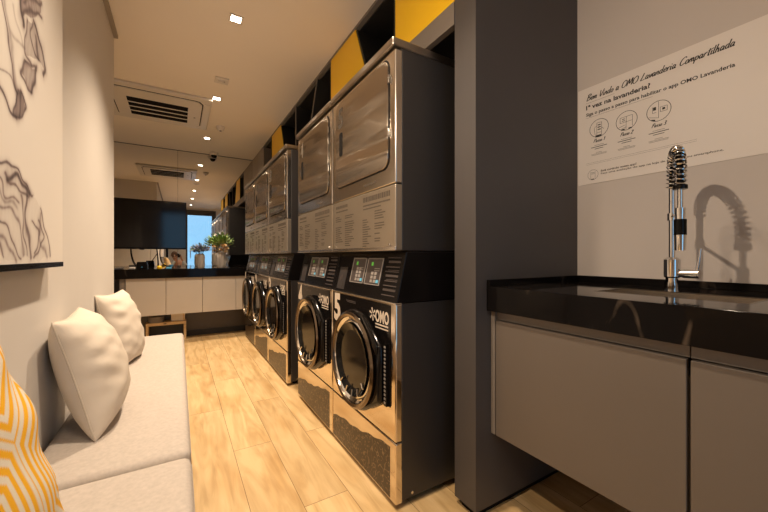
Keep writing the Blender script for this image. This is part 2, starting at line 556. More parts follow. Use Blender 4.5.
struct('trim_2', box(XA, XR, 5.262, 5.28, 0, .36), M['plinth'])
struct('baseboard_back', box(XA, XR, 5.252, 5.263, 0, .075), M['niche'])

# glazed entrance behind the camera, seen in the mirror
b = B()
bx(b, .20, .25, YB - .07, YB - .01, 0, 2.58); bx(b, .96, 1.08, YB - .07, YB - .01, 0, 2.58)
bx(b, .25, .96, YB - .07, YB - .01, 2.41, 2.58); bx(b, .25, .96, YB - .07, YB - .01, 0, .03)
d1 = struct('door_1', b, M['frame'])
link('pane', box(.25, .96, YB - .045, YB - .035, .03, 2.41), M['pane'], d1)
b = B(); tube(b, [(.33, YB + .03, 1.0), (.33, YB + .03, 1.30)], .012); tube(b, [(.33, YB - .04, 1.05), (.33, YB + .03, 1.05)], .008); tube(b, [(.33, YB - .04, 1.25), (.33, YB + .03, 1.25)], .008)
link('door_handle', b, M['brushed'], d1, smooth=True)

# mirror above the back counter, two sheets with a seam at x = -0.01
mg = 'mirror sheets above the back counter'
for x0, x1, lab in ((XA, -.0115, 'left mirror sheet on the back wall, behind the television'), (-.0085, XR, 'right mirror sheet on the back wall, behind the two flower vases')):
    tag(link('wall_mirror', box(x0, x1, YW + .0, YW + .011, .914, ZC - .012), M['mirror']), lab, 'mirror', mg)

# ------------------------------------------------------------------ ceiling lamps
def downlight(y, label, x=.322, k=1.0):
    t = empty('recessed_downlight', (x, y, ZC), label, 'ceiling light', 'square downlights along the ceiling')
    b = B()
    s, i = .042, .030
    bx(b, -s, s, -s, -i, -.006, .0); bx(b, -s, s, i, s, -.006, .0); bx(b, -s, -i, -i, i, -.006, 0); bx(b, i, s, -i, i, -.006, 0)
    link('trim_frame', b, M['white'], t)
    link('lamp_lens', box(-i, i, -i, i, -.003, -.0005), M['lens'], t)
    ld = bpy.data.lights.new('downlight_lamp', 'SPOT')
    ld.energy = LAMP_POWER * k; ld.color = LAMP_COLOR
    ld.spot_size = math.radians(112); ld.spot_blend = 1.0; ld.shadow_soft_size = .04
    lo = bpy.data.objects.new('downlight_lamp', ld)
    COL.objects.link(lo); lo.parent = t; lo.location = (0, 0, -.02)
    return t
downlight(2.415, 'largest square recessed ceiling downlight, nearest the viewer')
downlight(3.732, 'square recessed downlight beside the air conditioner corner')
downlight(5.056, 'farthest square downlight, just before the mirrored wall')
downlight(1.09, 'square recessed downlight over the sofa seam, seen only in the mirror', k=.65)
downlight(-.23, 'square recessed downlight near the glazed entrance, seen only in the mirror', k=.20)
# swivelling picture spotlight on the left wall, above the canvas
t = empty('wall_spotlight', (XL, .69, 2.14), 'small white swivel spotlight on the left wall above the canvas picture', 'spotlight')
b = B(); lathe(b, [(0, .0), (.035, 0), (.035, .012), (0, .014)], axis='x', seg=20); tube(b, [(.01, 0, 0), (.075, 0, 0)], .006, 8); link('wall_arm', b, M['white'], t, smooth=True)
b = B(); lathe(b, [(0, .06), (.026, .06), (.03, -.02), (.026, -.018), (.024, .04), (0, .042)], (.085, 0, -.01), seg=20); link('lamp_shade', b, M['white'], t, smooth=True)
b = B(); lathe(b, [(0, 0), (.024, 0), (.024, .006), (0, .006)], (.085, 0, -.012), seg=20); link('lamp_lens', b, M['lens'], t, smooth=True)
ld = bpy.data.lights.new('spotlight_lamp', 'SPOT'); ld.energy = 28.0; ld.color = LAMP_COLOR
ld.spot_size = math.radians(150); ld.spot_blend = 1.0; ld.shadow_soft_size = .02
lo = bpy.data.objects.new('spotlight_lamp', ld); COL.objects.link(lo); lo.parent = t; lo.location = (.085, 0, -.04); lo.rotation_euler = (0, math.radians(-62), 0)

# ceiling fittings
t = empty('smoke_detector', (.327, 3.325, ZC), 'small square ceiling detector plate between two downlights', 'detector')
link('base_plate', box(-.055, .055, -.055, .055, -.012, 0), M['white'], t, bevel=.004)
b = B(); lathe(b, [(0, -.03), (.022, -.028), (.03, -.012)], seg=20); link('sensor_dome', b, M['white'], t, smooth=True)
t = empty('smoke_detector', (.433, 4.531, ZC), 'round white ceiling detector right of the far air conditioner corner', 'detector')
b = B(); lathe(b, [(0, -.05), (.03, -.048), (.042, -.03), (.05, -.012), (.05, 0)], seg=24); link('housing', b, M['white'], t, smooth=True)
b = B(); lathe(b, [(.0, -.056), (.012, -.055), (.014, -.048)], seg=16); link('sensor_dome', b, M['print_thin'], t, smooth=True)
t = empty('security_camera', (.457, 5.73, ZC), 'white dome security camera with black lens at the mirror edge', 'camera')
b = B(); lathe(b, [(.062, 0), (.062, -.028), (.046, -.042)], seg=24); link('housing', b, M['white'], t, smooth=True)
b = B(); lathe(b, [(.04, -.038), (.037, -.058), (.022, -.074), (0, -.08)], seg=24); link('lens_dome', b, M['black'], t, smooth=True)

# air conditioner cassette
t = empty('air_conditioner', (-.164, 4.215, ZC), 'white ceiling cassette air conditioner with dark slatted grille', 'air conditioner')
link('housing', box(-.455, .455, -.45, .45, -.030, 0), M['white'], t, bevel=.008)
pts = []
hx, hy, ch = .370, .375, .066
for sx, sy in ((1, 1), (-1, 1), (-1, -1), (1, -1)):
    a = [(sx * hx, sy * (hy - ch)), (sx * (hx - ch * .5), sy * (hy - ch * .12)), (sx * (hx - ch), sy * hy)]
    pts += a if sx * sy > 0 else a[::-1]
b = B(); prism(b, pts, 'xy', -.040, -.027); link('face_panel', b, M['white'], t, bevel=.004)
b = B(); 
q = [(x * 1.026, y * 1.026) for x, y in pts]; prism(b, q, 'xy', -.0315, -.0275); link('shadow_gap', b, M['slot'], t)
link('grille_opening', box(-.262, .248, -.195, .270, -.0415, -.039), M['slot'], t)
for k in range(5):
    y = -.195 + .465 * k / 4
    if 0 < k < 4:
        b = B(); prism(b, [(y - .006, -.041), (y + .002, -.041), (y + .006, -.047), (y - .002, -.047)], 'yz', -.262, .248)
        link('grille_slat', b, M['white'], t)
link('air_vane', box(.385, .445, -.34, .34, -.036, -.027), M['white'], t, bevel=.003)
link('sensor_dot', box(.305, .322, .055, .072, -.0425, -.039), M['print_thin'], t)

# ------------------------------------------------------------------ overhead shelf above the machines
XS, ZS = 1.025, 2.077
Y0S, Y1S = 1.114, 4.977
t = empty('overhead_shelf', (XS, Y0S, ZS), 'long overhead niche unit with yellow panels above the dryers', 'shelf')
def sh(name, b, m, **k): return link(name, b, m, t, loc=(-XS, -Y0S, -ZS), **k)
sh('bottom_board', box(XS, XS + .03, Y0S, Y1S, ZS, ZS + .10), M['shelf'])
sh('floor_board', box(XS + .03, 1.60, Y0S, Y1S, ZS + .06, ZS + .10), M['niche'])
sh('top_board', box(XS + .03, 1.60, Y0S, Y1S, ZC - .03, ZC - .001), M['niche'])
sh('top_rail', box(XS, XS + .03, Y0S, Y1S, ZC - .020, ZC - .001), M['shelf'])
sh('back_board', box(1.57, 1.60, Y0S, Y1S, ZS + .10, ZC - .03), M['niche'])
def fpanel(name, y0t, y1t, y0b, y1b, m, x0=XS + .002, x1=XS + .020):
    b = B(); prism(b, [(y0b, ZS + .10), (y1b, ZS + .10), (y1t, ZC - .020), (y0t, ZC - .020)], 'yz', x0, x1)
    return sh(name, b, m, label='bright yellow front panel')
fpanel('yellow_panel', Y0S, 1.585, Y0S, 1.585, M['yellow'])
fpanel('yellow_panel', 2.085, 2.515, 1.905, 2.515, M['yellow'])
fpanel('yellow_panel', 4.06, 4.497, 3.87, 4.497, M['yellow'])
for yt, yb in ((1.587, 1.587), (2.065, 1.885), (2.517, 2.517), (2.82, 3.03), (3.447, 3.447), (4.04, 3.85), (4.50, 4.50)):
    b = B(); prism(b, [(yb, ZS + .10), (yb + .018, ZS + .10), (yt + .018, ZC - .03), (yt, ZC - .03)], 'yz', XS + .006, 1.57)
    sh('divider', b, M['niche'])
for yt, yb in ((2.82, 3.03), (3.447, 3.447)):
    b = B(); prism(b, [(yb, ZS + .10), (yb + .018, ZS + .10), (yt + .018, ZC - .020), (yt, ZC - .020)], 'yz', XS + .001, XS + .006)
    sh('divider_edge', b, M['shelf'])
sh('grey_panel', box(XS + .25, XS + .265, 2.54, 2.80, ZS + .10, ZC - .03), M['shelf'])
sh('end_panel', box(XS, 1.60, Y1S, Y1S + .02, ZS, ZC - .001), M['shelf'])
t = empty('closed_cupboard', (XS, Y1S + .021, ZS), 'beige closed cupboard between the dark niches and the mirror', 'cupboard')
cl = YW - Y1S - .022
link('carcass', box(.02, .57, 0, cl, 0, ZC - ZS - .001), M['beige'], t)
for y in (0, cl / 2): link('door_panel', box(0, .018, y + .003, y + cl / 2 - .003, .005, ZC - ZS - .005), M['beige'], t, bevel=.002)

# ------------------------------------------------------------------ stacked washer and dryer
W = .6874
UX, UZ = (0, -1, 0), (0, 0, 1)      # lettering runs towards the viewer's right on a front that faces the aisle
def make_machine():
    t = empty('stacked_laundry_machine', (0, 0, 0), '', 'laundry machine')
    # lower body
    link('washer_cabinet', box(.032, .70, .006, W - .006, .03, .868), M['body'], t, bevel=.004)
    for x in (.08, .62):
        for y in (.06, W - .06): link('levelling_foot', lathe(B(), [(0, 0), (.02, 0), (.02, .03), (0, .03)], (x, y, 0), seg=12), M['satin'], t)
    link('side_screw', lathe(B(), [(0, 0), (.006, .001), (.006, .004)], (.085, .003, .05), axis='y', seg=10), M['chrome'], t)
    k = link('kick_panel', box(0, .034, .005, W - .005, .022, .280), M['mirrorsteel'], t, bevel=.005, seg=3)
    pts = [(.05, .03), (W - .012, .03)]
    n = 22
    top = []
    for i in range(n + 1):
        u = i / n
        y = W - .012 + (.05 - W + .012) * u
        z = .142 + .112 * u + .012 * math.sin(u * 9.0) * (1 - u) + .004 * math.sin(u * 30)
        top.append((y, min(z, .262)))
    b = B(); prism(b, pts + top, 'yz', -.0008, .001); link('patterned_decal', b, M['decal'], k, label='dark brown decal covered with fine line pattern')
    f = link('washer_front', box(0, .034, .005, W - .005, .284, .866), M['mirrorsteel'], t, bevel=.006, seg=3)
    b = B(); prism(b, [(.046, .42), (.046, .858), (W - .012, .858), (W - .012, .62), (W - .1, .42)], 'yz', -.003, .002)
    link('black_fascia', b, M['black'], f, label='glossy black fascia around the washer door')
    link('trim_strip', box(-.004, .03, .002, W - .002, .864, .872), M['brushed'], t, bevel=.002)
    # logo on the fascia
    b = B()
    cy, cz = .198, .800
    for a in range(6):
        an = math.radians(60 * a + 20)
        c, s = math.cos(an), math.sin(an)
        r0, r1, hw = .006, .030, .0055
        pts = [(cy + c * r0 - s * hw * .4, cz + s * r0 + c * hw * .4), (cy + c * r1 - s * hw, cz + s * r1 + c * hw), (cy + c * r1 + s * hw, cz + s * r1 - c * hw), (cy + c * r0 + s * hw * .4, cz + s * r0 - c * hw * .4)]
        flat(b, [(-.0035, y, z) for y, z in pts])
    put_text(b, 'OMO', (-.0035, .172, .772), UX, UZ, height=.052, width=.118, bold=.035)
    for z, h in ((.757, .007), (.743, .006)): flat(b, [(-.0035, .172, z), (-.0035, .060, z), (-.0035, .060, z + h), (-.0035, .172, z + h)])
    link('brand_lettering', b, M['print_white'], f, recalc=False)
    b = B(); put_text(b, 'o', (-.0035, .490, .830), UX, UZ, height=.012, bold=.03)
    for z in (.832, .825): flat(b, [(-.0035, .476, z), (-.0035, .375, z), (-.0035, .375, z + .004), (-.0035, .476, z + .004)])
    link('small_print', b, M['print_dim'], f, recalc=False)
    # door
    CY, CZ, R = .340, .560, .245
    dr = empty_part('washer_door', t)
    cont = []
    for i in range(41):
        a = math.radians(62 + (298 - 62) * i / 40)
        cont.append((CY + R * math.cos(a) * 1.0, CZ + R * math.sin(a)))
    # y decreases to the viewer's right: mirror so the hinge side is at low y
    cont = [(2 * CY - y, z) for y, z in cont] + [(.086, .425), (.086, .672)]
    b = B(); prism(b, cont, 'yz', -.036, -.002); link('door_casing', b, M['black'], dr, bevel=.016, seg=3, smooth=True, label='glossy black door casing')
    b = B(); lathe(b, [(.230, -.040), (.234, -.052), (.223, -.060), (.210, -.055), (.206, -.042)], (0, CY, CZ), axis='x', seg=64); link('outer_ring', b, M['bronze'], dr, smooth=True)
    b = B(); lathe(b, [(.207, -.047), (.190, -.034), (.186, -.044), (.176, -.042), (.174, -.030)], (0, CY, CZ), axis='x', seg=64); link('inner_ring', b, M['chrome'], dr, smooth=True)
    b = B(); lathe(b, [(.177, -.053), (.15, -.040), (.10, -.018), (.05, -.006), (0, -.003)], (0, CY, CZ), axis='x', seg=48); link('door_glass', b, M['drum'], dr, smooth=True)
    for a in (215, 240, 262, 285, 308):
        an = math.radians(a); c, q = math.cos(an), math.sin(an)
        link('rim_tab', tube(B(), [(-.050, CY + c * .145, CZ + q * .145), (-.056, CY + c * .176, CZ + q * .176)], .004, 6), M['chrome'], dr, smooth=True)
    tube_b = B(); prism(tube_b, [(.092, .675), (.100, .635), (.190, .735), (.250, .795), (.225, .795), (.150, .738)], 'yz', -.046, -.032); link('door_handle', tube_b, M['black'], dr, bevel=.008, seg=3)
    b = B(); bx(b, -.014, .0, .058, .082, .42, .690)
    link('hinge_strip', b, M['satin'], dr)
    b = B()
    for i in range(15): bx(b, -.0155, -.013, .064, .076, .430 + i * .0172, .439 + i * .0172)
    link('hinge_slot', b, M['key'], dr)
    # control section (its face leans back)
    b = B(); prism(b, [(.004, .872), (.055, 1.090), (.70, 1.090), (.70, .868), (.032, .868)], 'xz', .004, W - .004)
    cs = link('control_panel', b, M['satin'], t, bevel=.004)
    P0, P1 = Vector((.004, 0, .872)), Vector((.055, 0, 1.090))
    sl = (P1 - P0); un = sl.normalized(); nn = Vector((-un.z, 0, un.x))
    def S(y, s, off=.0): 
        p = P0 + sl * s + nn * off; return (p.x, y, p.z)
    def quad(b, ya, yb, sa, sb, off=.0012, thick=.002):
        lo = [b.verts.new(S(y, s, off - thick)) for y, s in ((ya, sa), (yb, sa), (yb, sb), (ya, sb))]
        hi = [b.verts.new(S(y, s, off)) for y, s in ((ya, sa), (yb, sa), (yb, sb), (ya, sb))]
        b.faces.new(hi)
        for i in range(4): b.faces.new((lo[i], lo[(i+1) % 4], hi[(i+1) % 4], hi[i]))
        return b
    UY = tuple(un)
    for ya, yb, gy in ((.340, .490, 'l'), (.175, .325, 'r')):
        b = B()
        for a in ((ya, ya + .006, .27, .86), (yb - .006, yb, .27, .86), (ya, yb, .27, .285), (ya, yb, .835, .86)): quad(b, *a, off=.003, thick=.004)
        fr = link('display_frame', b, M['key'], cs)
        link('display_screen', quad(B(), ya + .006, yb - .006, .285, .835), M['print_dim'], fr)
        link('green_readout', quad(B(), yb - .060, yb - .042, .69, .77, off=.0022), M['led'], fr)
        b = B()
        cols = 2; rows = 4 if gy == 'l' else 3
        for c in range(cols):
            for r in range(rows):
                y0 = yb - .058 - c * .032; s0 = .32 + r * .085
                quad(b, y0 - .022, y0, s0, s0 + .065, off=.004, thick=.004)
        link('key_button', b, M['key'], fr)
        link('start_button', quad(B(), ya + .014, ya + .034, .32, .385, off=.004, thick=.004), M['blueled'], fr)
        b = B()
        for s in (.62, .575): quad(b, ya + .02, ya + .07, s, s + .018, off=.0022)
        link('screen_print', b, M['key'], fr)
    b = B(); quad(b, .545, .645, .06, .62); 
    pp = link('payment_plate', b, M['body'], cs)
    b = B()
    quad(b, .565, .625, .50, .53, off=.0022); quad(b, .585, .61, .32, .44, off=.0022); quad(b, .60, .625, .27, .38, off=.0022)
    for a in ((.575, .583, .08, .26), (.612, .620, .08, .26), (.575, .62, .08, .10)): quad(b, *a, off=.0022)
    link('payment_icon', b, M['print_dim'], pp)
    b = B()
    rng = random.Random(3)
    for i in range(9):
        s = .10 + i * .095
        quad(b, .030, .145 - rng.random() * .02, s, s + (.045 if i in (1, 4, 7) else .022), off=.0016)
        if i % 2: quad(b, .03, .12, s + .035, s + .047, off=.0016)
    link('instruction_print', b, M['print_dim'], cs)
    # dryer
    link('dryer_cabinet', box(.032, .70, .006, W - .006, 1.092, 1.953), M['body'], t, bevel=.004)
    link('cap', box(-.016, .705, .003, W - .003, 1.952, 1.989), M['cap'], t, bevel=.008, seg=3)
    ip = link('instruction_plate', box(0, .036, .007, W - .007, 1.094, 1.374), M['plate'], t, bevel=.005, seg=3)
    b = B(); bx(b, -.002, .004, .004, W - .004, 1.094, 1.112); link('bottom_lip', b, M['brushed'], t, bevel=.002)
    for y in (.05, W - .05): link('front_screw', lathe(B(), [(0, -.005), (.006, -.004), (.007, .0)], (0, y, 1.120), axis='x', seg=10), M['chrome'], t)
    rng = random.Random(7)
    b = B()
    def bar(y0, y1, z, h): flat(b, [(-.0006, y0, z), (-.0006, y1, z), (-.0006, y1, z + h), (-.0006, y0, z + h)])
    for yl, ln, zt, hh in ((.635, .15, 1.335, .016), (.30, .24, 1.330, .024)):
        # heading made of short dense strokes
        y = yl
        while y > yl - ln:
            ww = .008 + rng.random() * .010; bar(y, y - ww, zt, hh); y -= ww + .0035
        bar(yl, yl - ln * 1.05, zt - .020, .007)
        if ln > .2: bar(yl, yl - ln * .72, zt - .036, .006)
    for y0, ww, zt, nrow in ((.640, .10, 1.285, 14), (.515, .125, 1.285, 15), (.305, .09, 1.265, 14), (.185, .10, 1.275, 13)):
        for r in range(nrow):
            if rng.random() < .12: continue
            bar(y0, y0 - ww * (.45 + .55 * rng.random()), zt - r * .0115, .0052)
    link('printed_instructions', b, M['print_grey'], ip, recalc=False)
    link('dryer_front', box(0, .036, .007, W - .007, 1.379, 1.944), M['brushed'], t, bevel=.005, seg=3)
    dd = empty_part('dryer_door', t)
    b = B(); prism(b, rounded(.052, .628, 1.447, 1.930, .05), 'yz', -.002, .004); link('door_gap', b, M['slot'], dd)
    b = B(); prism(b, rounded(.058, .622, 1.453, 1.924, .045), 'yz', -.008, .0); link('door_panel', b, M['steel'], dd, bevel=.003)
    b = B(); prism(b, rounded(.530, .570, 1.623, 1.752, .012), 'yz', -.0095, -.006); link('handle_slot', b, M['slot'], dd)
    for z in (1.60, 1.83):
        b = B(); tube(b, [(-.007, .052, z - .018), (-.007, .052, z + .018)], .0045, 10)
        link('hinge', b, M['chrome'], dd, smooth=True)
    b = B(); bx(b, -.0006, .0, .17, .29, 1.408, 1.416)
    link('small_badge', b, M['print_grey'], t)
    return t

def empty_part(name, parent):
    o = bpy.data.objects.new(name, None)
    o.empty_display_size = .05
    COL.objects.link(o)
    o.parent = parent
    return o

proto = make_machine()
XM, XN = .779, .763
spots = [(XM, 1.194, '5', 'nearest laundry stack, numbered 5, whose dark grey side faces the viewer'),
         (XM, 1.194 + W, '4', 'laundry stack numbered 4, second from the viewer, touching the nearest one'),
         (XN, 2.800, '3', 'laundry stack numbered 3, third from the viewer, just beyond the gap'),
         (XN, 2.800 + W, '2', 'laundry stack numbered 2, fourth from the viewer'),
         (XN, 2.800 + 2 * W, '1', 'laundry stack numbered 1, farthest, beside the back counter')]
for i, (x, y, dg, lab) in enumerate(spots):
    o = proto if i == 0 else copy_tree(proto)
    o.location = (x, y, 0)
    tag(o, lab, 'laundry machine', 'stacked washers with dryers on top')
for o in [q for q in COL.objects if q.name.startswith('stacked_laundry_machine')]:
    dg = {round(s[1], 3): s[2] for s in spots}[round(o.location.y, 3)]
    b = B(); put_text(b, dg, (-.0037, .655, .712), UX, UZ, height=.142, width=.088 if dg != '1' else .05, bold=.045)
    link('number', b, M['print_white'], o, recalc=False, label='large white number')
    b = B(); put_text(b, dg, (-.0088, .585, 1.782), UX, UZ, height=.105, width=.062 if dg != '1' else .035, bold=.03)
    link('number', b, M['print_grey'], o, recalc=False, label='grey number on the dryer door')

# ------------------------------------------------------------------ sink corner on the right
ZT = .945
t = empty('sink_worktop', (1.089, .985, ZT), 'polished black stone worktop with sink cut-out on the right', 'worktop')
Y0 = -.75
b = B()
sx0, sx1, sy0, sy1 = 1.275, 1.475, .27, .655
bx(b, 1.112, sx0, Y0, .988, ZT - .03, ZT); bx(b, sx1, XR - .001, Y0, .988, ZT - .03, ZT)
bx(b, sx0, sx1, sy1, .988, ZT - .03, ZT); bx(b, sx0, sx1, Y0, sy0, ZT - .03, ZT)
def rel(o, p): 
    o.location = (-p[0], -p[1], -p[2]); return o
tl = (1.089, .985, ZT)
rel(link('slab', b, M['stone'], t), tl)
rel(link('front_apron', box(1.089, 1.112, Y0, .988, ZT - .1, ZT), M['stone'], t, bevel=.0015), tl)
b = B(); bx(b, XR - .019, XR - .001, Y0, .988, ZT, ZT + .027); bx(b, 1.089, XR - .019, .970, .988, ZT, ZT + .027)
rel(link('upstand', b, M['stone'], t, bevel=.001), tl)
b = B()
e = .004; zb = ZT - .17
for a in ((sx0 - .0, sx0 + e, sy0, sy1, zb, ZT - .002), (sx1 - e, sx1, sy0, sy1, zb, ZT - .002), (sx0, sx1, sy0, sy0 + e, zb, ZT - .002), (sx0, sx1, sy1 - e, sy1, zb, ZT - .002), (sx0, sx1, sy0, sy1, zb - e, zb)): bx(b, *a)
sk = empty('sink_basin', ((sx0 + sx1) / 2, (sy0 + sy1) / 2, zb), 'rectangular stainless sink basin set into the black worktop', 'sink')
st = ((sx0 + sx1) / 2, (sy0 + sy1) / 2, zb)
rel(link('bowl', b, M['brushed'], sk), st)
b = B(); r = .003
for a in ((sx0 - r, sx0 + .003, sy0 - r, sy1 + r), (sx1 - .003, sx1 + r, sy0 - r, sy1 + r), (sx0, sx1, sy0 - r, sy0 + .003), (sx0, sx1, sy1 - .003, sy1 + r)): bx(b, *a, ZT - .003, ZT + .0004)
rel(link('rim', b, M['bronze'], sk), st)
b = B(); lathe(b, [(.0, .004), (.03, .005), (.04, .001)], (1.365, .45, zb), seg=24); rel(link('drain', b, M['chrome'], sk, smooth=True), st)

XC = 1.114
cg = 'taupe cabinets under the sink worktop'
for y0, y1, lab in ((.347, .966, 'wide taupe cabinet unit under the faucet, hung beside the grey partition'), (-.40, .344, 'taupe cabinet unit at the right edge of the picture')):
    t = empty('sink_cabinet', (XC, y0, .335), lab, 'cabinet', cg)
    link('carcass', box(.020, .60, 0, y1 - y0, .003, .425), M['cab'], t)
    link('door', box(0, .018, .0025, y1 - y0 - .0025, 0, .470), M['cab'], t, bevel=.002)
    link('finger_rail', box(.014, .020, 0, y1 - y0, .474, .504), M['shelf'], t)
tag(link('filler_strip', box(XC, XC + .6, .9675, .988, .335, .84), M['shelf'], bevel=.001), 'narrow grey filler strip between the sink cabinet and the partition', 'filler strip')

# faucet
FX, FY = 1.55, .528
t = empty('kitchen_faucet', (FX, FY, ZT), 'tall chrome spring faucet with black grip behind the sink', 'faucet')
b = B(); lathe(b, [(.022, 0), (.022, .028)], seg=24); link('base_ring', b, M['chrome'], t, smooth=True)
b = B(); lathe(b, [(.019, .02), (.019, .045), (.025, .05), (.025, .112), (.014, .120)], seg=24); link('valve_body', b, M['chrome'], t, smooth=True)
b = B(); tube(b, [(0, 0, .062), (0, -.035, .062)], .013, 16); tube(b, [(0, -.033, .062), (0, -.078, .062)], .016, 18); h = link('handle_barrel', b, M['chrome'], t, smooth=True)
b = B(); tube(b, [(0, -.070, .066), (0, -.076, .11), (0, -.080, .150)], [.006, .005, .004], 10); link('lever', b, M['chrome'], h, smooth=True)
b = B(); tube(b, [(0, 0, .11), (0, 0, .375)], .0095, 16); link('riser_pole', b, M['chrome'], t, smooth=True)
dv = Vector((-.178, -.082, 0)); ln = dv.length; dh = dv.normalized(); R = ln / 2
path = [Vector((0, 0, .37))]
zt0 = .385
for k in range(25):
    a = math.pi * k / 24
    path.append(Vector((0, 0, zt0)) + dh * (R - R * math.cos(a)) + Vector((0, 0, R * math.sin(a))))
path += [Vector((0, 0, .375)) + dh * ln, Vector((0, 0, .35)) + dh * ln]
b = B(); tube(b, path, .009, 10); link('hose', b, M['satin'], t, smooth=True)
# resample for the spring
dist = [0]
for p, q in zip(path, path[1:]): dist.append(dist[-1] + (q - p).length)
tot = dist[-1]; turns = 24; hel = []
for i in range(turns * 12 + 1):
    s = tot * i / (turns * 12)
    k = max(j for j in range(len(dist)) if dist[j] <= s + 1e-9); k = min(k, len(path) - 2)
    f = (s - dist[k]) / (dist[k + 1] - dist[k])
    p = path[k].lerp(path[k + 1], f); tg = (path[k + 1] - path[k]).normalized()
    side = Vector((-dh.y, dh.x, 0)); up = side.cross(tg)
    a = 2 * math.pi * i / 12
    hel.append(p + (side * math.cos(a) + up * math.sin(a)) * .0155)
b = B(); tube(b, hel, .0030, 6); link('spring', b, M['chrome'], t, smooth=True)
def at(z, f=1.0): return Vector((0, 0, z)) + dh * ln * f
b = B(); lathe(b, [(.0, .350), (.019, .350), (.019, .338), (.0, .338)], tuple(at(0)), seg=20); link('collar', b, M['satin'], t)
b = B(); tube(b, [at(.34), at(.25)], .0075, 12); tube(b, [at(.262), at(.240)], .013, 16); link('spray_tube', b, M['chrome'], t, smooth=True)
b = B(); tube(b, [at(.242), at(.192)], .0165, 20); link('grip', b, M['satin'], t, smooth=True, label='black grip sleeve')
b = B(); tube(b, [at(.193), at(.143)], [.0155, .014], 20); link('spray_head', b, M['chrome'], t, smooth=True)
b = B(); tube(b, [Vector((0, 0, .268)), at(.268)], .0055, 10); tube(b, [Vector((0, 0, .255)), Vector((0, 0, .281))], .014, 16); tube(b, [at(.258), at(.278)], .014, 16); link('support_arm', b, M['chrome'], t, smooth=True)

# ------------------------------------------------------------------ wall poster
XP = XR - .0025
t = tag(link('wall_poster', box(XP, XR - .0003, .12, .985, 1.428, 1.910), M['paper']), 'white instruction poster with black lettering on the right wall', 'poster')
px = XP - .0004
b = B(); put_script(b, 'Bem Vindo a OMO Lavanderia Compartilhada', (px, .945, 1.845), UX, UZ, .0150, .535, pen=.11)
link('script_title', b, M['print_black'], t, recalc=False)
b = B(); put_text(b, '1\u00aa vez na lavanderia?', (px, .945, 1.801), UX, UZ, height=.0205, width=.272, bold=.03); link('heading_lettering', b, M['print_black'], t, recalc=False)
b = B(); put_text(b, 'Siga o passo a passo para habilitar o app OMO Lavanderia', (px, .945, 1.768), UX, UZ, height=.0150, width=.536, bold=.024); link('body_lettering', b, M['print_black'], t, recalc=False)
b = B()
def pbar(y0, y1, z, h): flat(b, [(px, y0, z), (px, y1, z), (px, y1, z + h), (px, y0, z + h)])
pbar(.945, .815, 1.832, .0012); pbar(.945, .665, 1.758, .0012); pbar(.945, .517, 1.531, .0008); pbar(.945, .517, 1.524, .0008)
link('rule_line', b, M['print_thin'], t, recalc=False)
